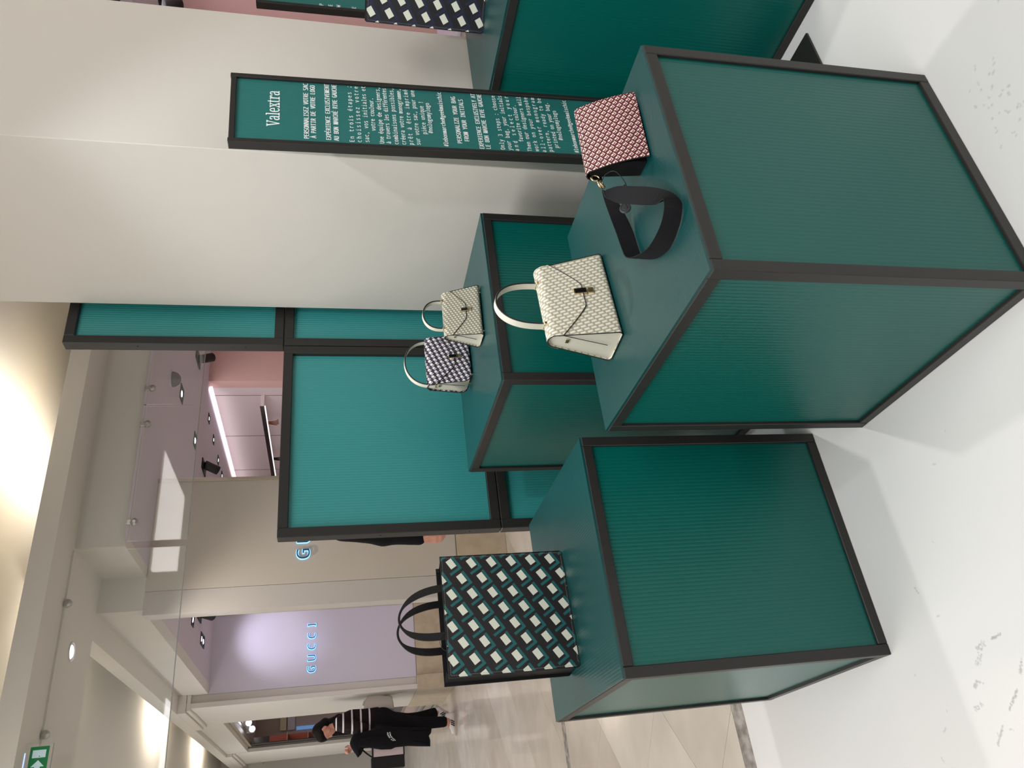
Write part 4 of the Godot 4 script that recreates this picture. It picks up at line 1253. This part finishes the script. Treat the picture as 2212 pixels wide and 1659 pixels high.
func ceiling_things() -> void:
	var P := [[3.821, -6.641, "black square recessed light nearest the dome camera"], [3.764, -7.499, "black square recessed light behind the lower edge of the glass"], [4.384, -8.181, "first small black light in the row along the pink wall"], [4.331, -8.612, "second small black light in the row along the pink wall"], [4.282, -9.072, "third small black light in the row along the pink wall"], [4.247, -9.464, "fourth small black light in the row along the pink wall"]]
	for i in P.size(): recessed(P[i][2], Vector3(P[i][0], 2.80, P[i][1]), 0.15 if i < 2 else 0.10, true, mats["lamp_white"])
	recessed("black twin lamp recess in front of the far letter sign", Vector3(2.116, 2.80, -9.0), 0.13, true, mats["lamp_white"], true)
	recessed("black recessed light beside the black cylinder spotlight", Vector3(2.16, 2.80, -8.30), 0.13, true, mats["lamp_white"])
	recessed("round white downlight in the soffit beside the glass", Vector3(1.33, 3.11, -5.72), 0.13, false, mats["lamp_white"])
	# dome camera
	var d := thing("dome_camera", "smoked half dome camera on the lavender ceiling behind the glass", "camera", Vector3(3.702, 2.80, -6.18))
	var g := Geo.new(true)
	var pr := []
	for i in 8: pr.append(Vector2(0.070 * sin(PI / 2 * i / 7.0), -0.075 * cos(PI / 2 * i / 7.0) - 0.008))
	g.lathe(pr, Vector3.ZERO, 20)
	part("dome", g.mesh(), mats["smoked"], d)
	g = Geo.new()
	g.lathe([Vector2(0.07, -0.010), Vector2(0.085, -0.008), Vector2(0.088, 0.0)], Vector3.ZERO, 20)
	part("base_ring", g.mesh(), mats["lavender_plaster"], d)
	# black spotlights
	var S := [[Vector3(2.30, 2.80, -8.66), Vector3(2.27, 2.1, -9.75), "black cylinder spotlight aimed at the far lilac wall"], [Vector3(3.75, 2.80, -8.12), Vector3(3.5, 2.0, -8.6), "black spotlight on a black plate beside the near wall block"], [Vector3(4.58, 2.80, -7.22), Vector3(5.2, 2.0, -7.9), "black bracketed spotlight at the edge of the pink return wall"], [Vector3(6.12, 2.80, -4.24), Vector3(6.9, 1.8, -4.6), "black spotlight glimpsed right of the white pillar"]]
	for s in S:
		var t := thing("spotlight", s[2], "spotlight", s[0], 0.0, "black ceiling spotlights")
		g = Geo.new()
		g.box(Vector3(0, -0.006, 0), Vector3(0.12, 0.012, 0.26), 0.002)
		part("plate", g.mesh(), mats["black"], t)
		var dir: Vector3 = (s[1] - s[0]).normalized()
		var b := Basis(Quaternion(Vector3.UP, dir))
		g = Geo.new(true)
		g.lathe([Vector2(0, -0.07), Vector2(0.045, -0.07), Vector2(0.048, -0.06), Vector2(0.048, 0.09), Vector2(0.044, 0.09), Vector2(0.04, 0.07), Vector2(0, 0.065)], Vector3(0, -0.075, 0), 18, b)
		part("can", g.mesh(), mats["black"], t)
		g = Geo.new()
		g.box(Vector3(0, -0.03, 0), Vector3(0.02, 0.06, 0.02))
		part("stem", g.mesh(), mats["black"], t)
		g = Geo.new()
		g.lathe([Vector2(0, 0.072), Vector2(0.036, 0.074), Vector2(0, 0.076)], Vector3(0, -0.075, 0), 14, b)
		part("lens", g.mesh(), mats["lamp_white"], t)
	# track with two spots in the far shop
	var tr := thing("track_spotlights", "pale ceiling track with two bright spot heads inside the far shop", "spotlight", Vector3(1.75, 2.78, -12.6))
	g = Geo.new()
	g.box(Vector3(0, -0.02, 0), Vector3(0.05, 0.04, 2.6), 0.003)
	part("track", g.mesh(), mats["steel"], tr)
	for q in [Vector3(0.04, -0.20, -0.4), Vector3(-0.03, -0.24, -0.55)]:
		g = Geo.new()
		g.box(q + Vector3(0, 0.10, 0), Vector3(0.09, 0.12, 0.10), 0.004)
		part("spot_head", g.mesh(), mats["steel"], tr)
		g = Geo.new(true)
		g.lathe([Vector2(0, 0.03), Vector2(0.04, 0.028), Vector2(0.045, 0.0)], q + Vector3(0, 0.07, 0.055), 14, Basis(Vector3(1, 0, 0), PI / 2))
		part("spot_lens", g.mesh(), mats["lamp_white"], tr)
	# exit sign on a clear plate
	var e := thing("exit_sign", "green exit sign with white door and arrow on a clear edge-lit plate", "exit sign", Vector3(0.52, 2.97, -5.20))
	part("clear_plate", slab(-0.20, 0.192, 0.0, 0.135, -0.004, 0.004, 0.001), mats["glass"], e)
	part("green_panel", slab(-0.18, 0.178, 0.016, 0.112, 0.0045, 0.006), mats["exit_green"], e)
	part("lit_edge", slab(-0.20, 0.15, 0.136, 0.140, -0.004, 0.004), mats["edge_glow"], e)
	part("lower_edge", slab(-0.20, 0.192, -0.003, 0.0, -0.004, 0.004), mats["glass_edge"], e)
	var door := part("door_symbol", slab(0.120, 0.160, 0.030, 0.098, 0.0062, 0.0075), mats["exit_white"], e)
	g = Geo.new()
	g.lathe([Vector2(0.003, 0.0), Vector2(0.003, 0.001), Vector2(0, 0.001)], Vector3(0.127, 0.060, 0.0075), 8, Basis(Vector3(1, 0, 0), PI / 2))
	part("door_knob", g.mesh(), mats["grout"], door)
	g = Geo.new()
	g.poly([Vector3(0.108, 0.064, 0.0072), Vector3(0.074, 0.098, 0.0072), Vector3(0.074, 0.030, 0.0072)], Vector3(0, 0, 1))
	g.box(Vector3(0.045, 0.064, 0.0066), Vector3(0.062, 0.028, 0.0012))
	part("arrow", g.mesh(), mats["exit_white"], e)

func shop_things() -> void:
	# lit shelf on the pink wall with two wire racks
	var s := thing("wall_shelf", "long pink wall shelf with a lit front lip on the pink shop wall", "shelf", Vector3(4.74, 2.235, -9.35))
	part("board", slab(-0.15, 0.0, -0.02, 0.02, -1.2, 1.08, 0.003), mats["pink_light"], s)
	part("dark_lip", slab(-0.158, -0.15, -0.022, 0.028, -1.2, 1.08, 0.001), mats["dark_mirror"], s)
	part("lit_strip", slab(-0.152, -0.135, -0.034, -0.022, -1.2, 1.06), mats["strip_white"], s)
	for k in [[-8.73, "bronze wire rack hanging under the lit end of the pink shelf", "bronze", 0.05], [-9.76, "dark wire rack hanging under the middle of the pink shelf", "black", 0.04]]:
		var t := thing("wire_rack", k[1], "rack", Vector3(4.61, 2.20, k[0]), 0.0, "wire racks under the pink shelf")
		for i in 4:
			var g := Geo.new(true)
			g.tube([Vector3(0, 0.0, (i - 1.5) * 0.018), Vector3(-0.005, -0.09, (i - 1.5) * 0.032), Vector3(0.02, -0.12, (i - 1.5) * 0.034)], 0.0055, 6)
			part("wire", g.mesh(), mats[k[2]], t)
		var g2 := Geo.new()
		g2.box(Vector3(0, 0.004, 0), Vector3(0.02, 0.01, 0.07), 0.001)
		part("bar", g2.mesh(), mats[k[2]], t)
	var led := thing("light_strip", "bright ceiling light strip running along the pink shop wall", "light strip", Vector3(4.70, 2.78, -9.9))
	part("diffuser", slab(-0.05, 0.0, -0.02, 0.012, -1.85, 1.90), mats["strip_white"], led)
	# dark cosmetics stand seen through the gap between the two wall blocks
	var c := thing("cosmetics_stand", "narrow navy cosmetics stand seen between the two wall blocks", "shelf", Vector3(3.0, 0, -11.2))
	part("frame", slab(-0.24, 0.30, 0.0, 1.98, -0.30, -0.22, 0.003), mats["navy"], c)
	part("side", slab(-0.26, -0.235, 0.0, 1.98, -0.30, 0.06, 0.002), mats["navy"], c)
	for i in 9: part("shelf", slab(-0.23, 0.28, 0.62 + i * 0.145, 0.632 + i * 0.145, -0.22, 0.05, 0.002), mats["steel"], c)
	part("sign_disc", slab(-0.10, 0.02, 0.48, 0.56, -0.2, 0.06, 0.03), mats["red_sign"], c)
	part("cabinet", slab(-0.24, 0.28, 0.0, 0.44, -0.22, 0.05, 0.004), mats["navy"], c)
	var tone := ["red_sign", "steel", "pale_pink", "navy"]
	rng.seed = 11
	var nth := ["lowest", "second lowest", "third lowest", "fourth lowest", "fifth lowest", "third highest", "second highest", "highest"]
	for i in 8:
		var g := Geo.new()
		g.lathe([Vector2(0, 0), Vector2(0.022, 0), Vector2(0.022, 0.06), Vector2(0.010, 0.068), Vector2(0.010, 0.09), Vector2(0, 0.09)], Vector3(2.85 + (i % 2) * 0.03, 0.633 + i * 0.145, -11.17), 8)
		tag(part("cosmetic_bottle", g.mesh(), mats[tone[(i * 3) % 4]]), "tiny bottle on the %s shelf of the narrow navy cosmetics stand" % nth[i], "bottle", "bottles on the cosmetics stand")
	# fittings of the far shop
	var f := thing("wall_display", "cream and pale blue wall panels inside the far shop", "wall panel", Vector3(2.15, 0, -15.87))
	part("cream_panel", slab(-0.15, 0.15, 2.26, 2.37, 0.0, 0.05, 0.002), mats["cream_panel"], f)
	part("white_panel", slab(-0.15, 0.15, 2.11, 2.24, 0.0, 0.04, 0.002), mats["lilac_wall"], f)
	part("blue_strip", slab(-0.16, -0.10, 1.2, 2.08, 0.0, 0.03, 0.002), mats["blue_glow"], f)
	var cab := thing("display_cabinet", "tall slim dark display cabinet in the left jamb of the far shopfront", "cabinet", Vector3(1.66, 0, -14.42))
	part("back", slab(-0.03, 0.10, 0.0, 2.70, -0.02, 0.0, 0.002), mats["dark_mirror"], cab)
	part("edge", slab(-0.035, -0.02, 0.0, 2.72, 0.0, 0.28, 0.002), mats["dark_mirror"], cab)
	part("copper_panel", slab(-0.018, 0.10, 1.55, 2.45, 0.0, 0.02, 0.002), mats["copper"], cab)
	for i in 6: part("shelf", slab(-0.018, 0.10, 0.5 + i * 0.33, 0.512 + i * 0.33, 0.0, 0.24, 0.001), mats["steel"], cab)
	var low := thing("low_display", "low steel and glass display on the floor behind the walking person", "display case", Vector3(1.75, 0, -12.7))
	part("base", slab(-0.1, 0.5, 0.02, 0.12, -1.0, 1.2, 0.004), mats["steel"], low)
	part("top", slab(-0.1, 0.5, 0.42, 0.45, -1.0, 1.2, 0.004), mats["steel"], low)
	part("rail", slab(-0.11, -0.09, 0.18, 0.22, -1.0, 1.2, 0.003), mats["steel"], low)
	part("body", slab(-0.07, 0.48, 0.12, 0.42, -0.98, 1.18, 0.004), mats["pink_grey"], low)
	# counter with packets, right of the pillar
	var ct := thing("shop_counter", "pale counter glimpsed between the pillar and the navy tote", "counter", Vector3(5.80, 0, -4.0))
	part("top", slab(-0.5, 0.8, 0.47, 0.50, -0.4, 0.4, 0.004), mats["lilac_wall"], ct)
	part("body", slab(-0.46, 0.76, 0.0, 0.47, -0.36, 0.36, 0.004), mats["pale_pink"], ct)
	var bx := Geo.new()
	bx.box(Vector3(5.80, 0.55, -3.82), Vector3(0.12, 0.10, 0.10), 0.006)
	tag(part("black_box", bx.mesh(), mats["black"]), "small black box on the pale counter beside the pillar", "box")

func coves() -> void:
	# warm light troughs on the ledges, hidden from below by the fascia
	var warm := col(255, 245, 228)
	for c in [[2.75, -5.55, 1.5, 2.12, 0, "lighting the bright patch above the fascia"], [0.2, -5.55, 1.4, 1.02, 0, "above the exit sign"], [-2.2, -5.55, 1.4, 1.02, 0, "at the left end of the near ledge"], [5.4, -5.55, 1.4, 1.19, 0, "behind the top of the white pillar"], [1.72, -6.9, 0.7, 1.53, 1, "at the near corner of the corridor ledge"], [1.72, -11.2, 0.9, 2.21, 1, "in the middle of the corridor ledge"], [1.72, -14.8, 0.9, 1.70, 1, "at the far end of the corridor ledge"]]:
		var t := thing("cove_light", "warm trough light hidden on the ceiling ledge " + c[5], "light strip", Vector3(c[0], 3.24, c[1]), PI / 2 if c[4] else 0.0, "trough lights on the ceiling ledges")
		part("trough", slab(-c[2] / 2, c[2] / 2, 0.0, 0.02, -0.05, 0.05, 0.002), mats["plaster"], t)
		part("tube", slab(-c[2] / 2 + 0.02, c[2] / 2 - 0.02, 0.02, 0.035, -0.02, 0.02, 0.003), mats["cove_glow"], t)
		var at := Vector3(c[0], 3.285, c[1])
		area(at, at + Vector3(0, 1, 0.001) if c[4] == 0 else at + Vector3(-0.001, 1, 0), Vector2(c[2], 0.06) if c[4] == 0 else Vector2(c[2], 0.06), c[3], warm)

func unseen_ceiling_lamp(label: String, at: Vector3, to: Vector3, s: Vector2, e: float, c: Color) -> void:
	# unseen opal ceiling panel, placed to light the floor and walls below
	var t := thing("unseen_panel_light", label, "ceiling light", at, 0.0, "unseen opal ceiling panels")
	part("frame", slab(-s.x / 2 - 0.02, s.x / 2 + 0.02, 0.0, 0.012, -s.y / 2 - 0.02, s.y / 2 + 0.02, 0.002), mats["plaster"], t)
	part("diffuser", slab(-s.x / 2, s.x / 2, -0.008, -0.0005, -s.y / 2, s.y / 2, 0.002), mats["unseen_panel_glow"], t)
	area(at + Vector3(0, -0.02, 0), to, s, e, c)

func materials() -> void:
	var fm := mat("frame", col(40, 38, 36), 0.42, 0.45)
	var sh := mat("sheet", col(0, 90, 82), 0.32, 0.45)
	mat("sheet_sign", col(38, 108, 104), 0.36, 0.55)
	mat("sheet_top", col(6, 64, 64), 0.36, 0.55)  # darker copy of the sheet, tone lowered to offset strong overhead light
	var st := mat("sheet_thin", col(62, 150, 150), 0.30, 0.55)
	st.backlight_enabled = true
	st.backlight = col(30, 150, 140)
	mat("black", col(14, 14, 15), 0.5)
	mat("black_gloss", col(10, 9, 10), 0.12, 0.6)
	mat("black_leather", col(22, 21, 22), 0.5, 0.4)
	mat("strap", col(25, 25, 28), 0.7, 0.3)
	var cl := mat("cream_leather", col(212, 210, 194), 0.5, 0.4)
	cl.normal_enabled = true
	cl.normal_texture = noise_tex(0.08, Color.BLACK, Color.WHITE, 3, 256, true, 2.0)
	cl.normal_scale = 0.25
	triplanar(cl, 14.0)
	mat("dark_edge", col(26, 20, 24), 0.5)
	mat("gold", col(226, 206, 168), 0.22, 0.5, 1.0)
	mat("bronze", col(150, 100, 70), 0.4, 0.5, 0.6)
	mat("steel", col(190, 188, 184), 0.28, 0.5, 0.9)
	mat("champagne", col(196, 186, 168), 0.32, 0.5, 0.7)
	mat("thread", col(150, 150, 140), 0.8)
	mat("tag_grey", col(70, 70, 72), 0.45)
	mat("print", col(236, 240, 238), 0.6)
	var pl := mat("plaster", col(218, 214, 206), 0.8, 0.3)
	var pi := mat("pillar", col(212, 206, 197), 0.62, 0.35)
	pi.normal_enabled = true
	pi.normal_texture = noise_tex(0.02, Color.BLACK, Color.WHITE, 8, 512, true, 3.0)
	pi.normal_scale = 0.12
	triplanar(pi, 0.9)
	mat("lavender_plaster", col(206, 196, 206), 0.7, 0.3)
	mat("pink_plaster", col(206, 190, 188), 0.7, 0.3)
	mat("greige", col(206, 198, 186), 0.45, 0.4)
	mat("greige_cool", col(202, 196, 190), 0.45, 0.4)
	mat("lilac_wall", col(214, 209, 222), 0.5, 0.4)
	mat("pink_wall", col(222, 184, 178), 0.7, 0.3)
	mat("pink_light", col(228, 214, 214), 0.7, 0.3)
	mat("pink_grey", col(196, 178, 172), 0.7, 0.3)
	mat("pale_pink", col(214, 196, 200), 0.5)
	mat("cream_panel", col(232, 220, 186), 0.6)
	mat("navy", col(14, 40, 66), 0.3)
	mat("red_sign", col(190, 60, 74), 0.4)
	mat("copper", col(150, 70, 52), 0.3)
	mat("dark_mirror", col(52, 46, 46), 0.15, 0.6)
	mat("grout", col(120, 112, 102), 0.9)
	mat("white_floor", Color.WHITE, 0.16, 0.5)
	var gs := mat("grey_stone", Color.WHITE, 0.14, 0.5)
	gs.albedo_texture = noise_tex(0.012, col(112, 106, 102), col(196, 190, 184), 21)
	triplanar(gs, 2.2)
	for i in 3:
		var b := mat("beige_%d" % i, Color.WHITE, 0.085, 0.5)
		var k := [col(212, 203, 190), col(220, 212, 200), col(206, 196, 182)]
		b.albedo_texture = noise_tex(0.006, k[i].darkened(0.06), k[i].lightened(0.12), 30 + i)
		triplanar(b, 0.8)
	var ts := mat("tan_stone", Color.WHITE, 0.3, 0.45)
	ts.albedo_texture = noise_tex(0.01, col(186, 170, 144), col(206, 192, 168), 44)
	triplanar(ts, 1.2)
	var gl := mat("glass", Color(0.93, 0.96, 0.95, 0.06), 0.02, 0.5)
	gl.transparency = BaseMaterial3D.TRANSPARENCY_ALPHA
	mat("glass_edge", col(150, 156, 150), 0.2)
	mat("smoked", col(96, 94, 96), 0.1, 0.6)
	mat("letter_steel", col(74, 92, 118), 0.35, 0.5, 0.2)
	glow("halo", col(150, 214, 255), 1.5)
	glow("lamp_white", col(240, 240, 255), 4.0)
	glow("strip_white", col(255, 246, 255), 1.6)
	glow("cove_glow", col(255, 224, 170), 4.0)
	glow("unseen_panel_glow", col(255, 246, 232), 1.5)  # diffusers of the unseen ceiling panels
	glow("edge_glow", col(176, 196, 255), 1.6)
	glow("blue_glow", col(120, 170, 230), 0.5)
	glow("exit_green", col(0, 118, 62), 0.12)
	glow("exit_white", col(190, 214, 220), 0.25)
	mat("skin", col(206, 148, 128), 0.55, 0.4)
	mat("hair", col(16, 12, 13), 0.7, 0.3)
	mat("black_cloth", col(17, 17, 20), 0.85, 0.3)
	mat("shoe_white", col(232, 226, 222), 0.5)
	mat("shoe_sole", col(196, 184, 172), 0.6)
	mat("canvas", col(222, 212, 204), 0.85, 0.3)
	var kn := mat("striped_knit", Color.WHITE, 0.9, 0.3)
	var im := Image.create(4, 256, false, Image.FORMAT_RGB8)
	im.fill(col(30, 22, 23))
	# the texture spans 0.5 m of height from 0.90 m
	for y in [1.005, 1.105, 1.205, 1.305, 1.385]:
		im.fill_rect(Rect2i(0, int((y - 0.90) / 0.5 * 256), 4, 10), col(226, 222, 222))
	kn.albedo_texture = ImageTexture.create_from_image(im)
	kn.uv1_scale = Vector3(1, 2.0, 1)
	kn.uv1_offset = Vector3(0, -1.8, 0)

func _ready() -> void:
	rng.seed = 1
	# camera: turned on its side, as the photograph lies
	var cam := Camera3D.new()
	cam.name = "camera"
	cam.fov = 53.06
	cam.near = 0.05
	cam.far = 60.0
	add_child(cam)
	var turn := Basis(Vector3.UP, deg_to_rad(-30.6)) * Basis(Vector3.RIGHT, deg_to_rad(-13.107))
	# picture right is real down, picture up is real right
	cam.transform = Transform3D(turn * Basis(Vector3(0, -1, 0), Vector3(1, 0, 0), Vector3(0, 0, 1)), Vector3(0, 1.42857, 0))
	cam.current = true
	var we := WorldEnvironment.new()
	we.name = "environment"
	var env := Environment.new()
	env.background_mode = Environment.BG_COLOR
	env.background_color = Color(0.0, 0.0, 0.0)
	env.tonemap_mode = Environment.TONE_MAPPER_LINEAR
	env.tonemap_exposure = 0.76
	env.sdfgi_enabled = true
	env.ssao_enabled = true
	env.ssil_enabled = true
	we.environment = env
	add_child(we)
	materials()
	# lamps of the sales floor and shops, some unseen and placed for their light
	spot(Vector3(1.437, 2.85, -2.41), Vector3(0.55, 0, -1.0), 2.0, col(252, 250, 248), 36.0, 0.035, 0.3)
	spot(Vector3(1.17, 3.05, -0.6), Vector3(1.85, 1.0, -1.9), 1.9, col(244, 249, 255), 30.0, 0.03, 0.6)
	spot(Vector3(-0.5, 3.05, -1.9), Vector3(1.94, 0.9, -2.2), 1.8, col(240, 248, 255), 24.0, 0.25, 0.8)  # out of view on the left, placed to brighten the lower pillar face
	spot(Vector3(1.33, 3.085, -5.70), Vector3(1.75, 0, -5.85), 2.2, col(255, 246, 238), 48.0, 0.05, 0.8)
	unseen_ceiling_lamp("unseen opal ceiling panel over the aisle, placed to light plinth fronts and pillar", Vector3(1.2, 3.60, 1.5), Vector3(1.2, 0, 1.5), Vector2(1.6, 1.6), 6.6, col(246, 248, 255))
	unseen_ceiling_lamp("large unseen opal ceiling panel placed to light the floor left of the plinths", Vector3(-0.7, 3.60, -0.3), Vector3(-0.7, 0, -0.3), Vector2(2.2, 2.2), 8.6, col(246, 249, 255))
	unseen_ceiling_lamp("unseen opal ceiling panel left of the plinths, placed to light the near wall block", Vector3(-0.9, 3.60, -3.5), Vector3(-0.9, 0, -3.5), Vector2(1.6, 1.6), 5.0, col(252, 250, 250))
	unseen_ceiling_lamp("unseen opal ceiling panel right of the pillar, placed to light its front face", Vector3(4.0, 3.60, -0.2), Vector3(4.0, 0, -0.2), Vector2(1.6, 1.6), 4.6, col(255, 250, 246))
	unseen_ceiling_lamp("unseen opal ceiling panel placed to light the corridor walls and floor", Vector3(-0.9, 3.60, -9.0), Vector3(-0.9, 0, -9.0), Vector2(1.6, 1.6), 8.5, col(250, 250, 255))
	unseen_ceiling_lamp("unseen opal ceiling panel placed to light the far end of the corridor", Vector3(-0.9, 3.60, -14.0), Vector3(-0.9, 0, -14.0), Vector2(1.6, 1.6), 8.5, col(250, 250, 255))
	spot(Vector3(2.29, 2.66, -8.72), Vector3(2.27, 2.10, -9.75), 1.3, col(236, 232, 255), 26.0, 0.03, 1.0)
	area(Vector3(2.3, 2.77, -8.0), Vector3(2.3, 0, -8.01), Vector2(0.5, 1.6), 1.6, col(240, 234, 255))  # unseen broad lamp, spreads lavender light before the far wall block
	area(Vector3(4.62, 2.74, -9.9), Vector3(4.70, 2.2, -9.9), Vector2(3.4, 0.06), 0.25, col(255, 246, 252))
	area(Vector3(4.0, 2.77, -7.2), Vector3(4.0, 0, -7.21), Vector2(1.4, 1.4), 1.6, col(255, 244, 248))  # unseen broad lamp, placed to brighten the pink shop
	area(Vector3(6.0, 2.77, -4.2), Vector3(6.3, 0, -4.8), Vector2(1.0, 1.0), 2.2, col(255, 236, 250))  # unseen source, placed to light the side shop beyond the pillar
	area(Vector3(2.6, 2.77, -13.4), Vector3(2.6, 0, -13.41), Vector2(1.2, 1.6), 1.8, col(255, 246, 242))  # unseen lamp, lights the inside of the far shop from above
	coves()
	shell()
	glass_panes()
	make_plinth("largest looking teal plinth in front, carrying the cream flap handbag and the burgundy bag", Vector3(1.1635, 0, -1.3335), 0.0, 0.647, 0.651, 0.752, true)
	make_plinth("teal plinth at the front carrying the large black, teal and white printed tote", Vector3(0.5975, 0, -2.1995), 0.0151, 0.655, 0.671, 0.749, false)
	make_plinth("taller teal plinth against the white pillar carrying two small printed handbags", Vector3(1.425, 0, -2.167), 0.0, 0.64, 0.64, 0.958, true)
	make_plinth("teal plinth right of the text sign carrying the navy printed tote", Vector3(2.385, 0, -1.485), 0.0, 0.65, 0.65, 0.937, true)
	make_screen()
	make_sign("tall narrow teal sign with white French and English text, standing before the white pillar", Vector3(1.8569 + 1.717 * 0.030, 0, -1.600), 0.030, true)
	var s2 := make_sign("second narrow black framed teal sign, only its edge in view behind the navy tote", Vector3(2.843 + 0.146, 0, -1.915), 0.02, false)
	for l in [["P", 1.475], ["E", 1.44], ["W", 1.41], ["E", 1.35]]:
		var tm := text_mesh(l[0], "Droid Sans Mono", 0.022, 0.0, true, 0.0005)
		part("text_line", tm[0], mats["print"], s2).position = Vector3(-0.112, l[1], 0.0078)
	# bags
	var p1 := pattern_mat("print_cream", Vector2(0.00187, 0.01763), Vector2(-0.00874, 0.00686), col(184, 176, 164), [
		[-0.00585, 0.00936, -0.00265, 0.00593, 1.42, col(112, 104, 80)], [-0.00585, 0.00881, -0.00265, 0.00538, 1.42, col(178, 170, 160)], [-0.00585, 0.00749, -0.00265, 0.00413, 1.42, col(222, 213, 156)], [-0.00585, 0.00632, -0.00265, 0.00328, 1.42, col(146, 138, 92)], [-0.00585, 0.00577, -0.00265, 0.00273, 1.42, col(234, 232, 218)]], 128)
	var b1 := thing("handbag", "large cream printed top-handle handbag with white sides on the front plinth", "handbag", Vector3(1.108, 0.754, -1.487), 0.09)
	satchel(b1, 0.262, 0.222, 0.170, 0.108, 0.022, -0.004, p1, 0.56, 0.0, mats["dark_edge"], 0.066, 0.112, 0.020, false, 0.012)
	var p2 := pattern_mat("print_grey", Vector2(0.0012, 0.0108), Vector2(-0.0078, 0.0044), col(142, 138, 120), [
		[-0.0030, 0.0038, -0.0026, 0.0026, 1.35, col(172, 168, 150)], [-0.0028, 0.0026, -0.0016, 0.0016, 1.35, col(220, 216, 198)], [-0.0013, 0.0013, 0.0022, 0.0042, 0.75, col(222, 218, 198)]], 80)
	var b2 := thing("handbag", "small grey and white printed top-handle handbag with white sides, on the taller plinth", "handbag", Vector3(1.450, 0.962, -2.016), -0.06)
	satchel(b2, 0.186, 0.160, 0.118, 0.084, 0.016, -0.004, p2, 0.58, 0.0, mats["dark_edge"], 0.052, 0.062, 0.016, false, 0.004)
	var p3 := pattern_mat("print_purple", Vector2(0.0040, 0.0170), Vector2(-0.0150, 0.0062), col(54, 42, 66), [
		[-0.0044, 0.0044, -0.0042, 0.0042, 0.80, col(224, 222, 216)], [-0.0056, 0.0056, 0.0062, 0.0086, 0.80, col(216, 214, 210)]], 96)
	var b3 := thing("handbag", "small dark purple and white checked handbag with rounded corners, left of the grey one", "handbag", Vector3(1.425, 0.962, -2.268), 0.0)
	satchel(b3, 0.192, 0.188, 0.150, 0.086, 0.022, -0.004, p3, 0.62, 0.034, mats["dark_edge"], 0.090, 0.070, 0.018, true, 0.006)
	strap_bag()
	var teal := col(26, 96, 98)
	var ink := col(30, 26, 29)
	var L := func(c: Color) -> Array: return [[-0.0165, 0.0290, -0.0190, -0.0106, 2.565, c], [0.0212, 0.0290, -0.0190, 0.0215, 2.565, c], [-0.0150, 0.0150, -0.0115, 0.0108, 2.565, ink], [-0.0142, 0.0138, -0.0100, 0.0096, 2.565, col(222, 224, 208)]]
	var p4 := pattern_mat("print_teal", Vector2(0, 0.0600), Vector2(-0.0458, 0.0272), ink, L.call(teal), 160)
	var t1 := thing("tote_bag", "large rectangular tote printed in black, teal and white, standing on the left front plinth", "tote bag", Vector3(0.535, 0.750, -2.242), 0.05)
	tote(t1, 0.342, 0.372, 0.104, p4, 0.022)
	var p5 := pattern_mat("print_navy", Vector2(0, 0.0595), Vector2(-0.0412, 0.0230), col(24, 24, 30), L.call(col(28, 34, 62)), 160)
	var t2 := thing("tote_bag", "rectangular tote printed in black, navy and white, on the plinth right of the sign", "tote bag", Vector3(2.444, 0.938, -1.472), -1.0)
	tote(t2, 0.342, 0.385, 0.104, p5, 0.022)
	# the wall signs, ceiling fittings and the shops behind
	gucci(Vector3(2.124, 1.672, -9.75), 0.128, 0.128, "back-lit letter sign on the far lilac wall block, all letters in view")
	gucci(Vector3(2.325, 1.657, -6.16), 0.142, 0.130, "back-lit letter sign on the near wall block, partly behind the screen")
	ceiling_things()
	shop_things()
	walker()
	bystander()
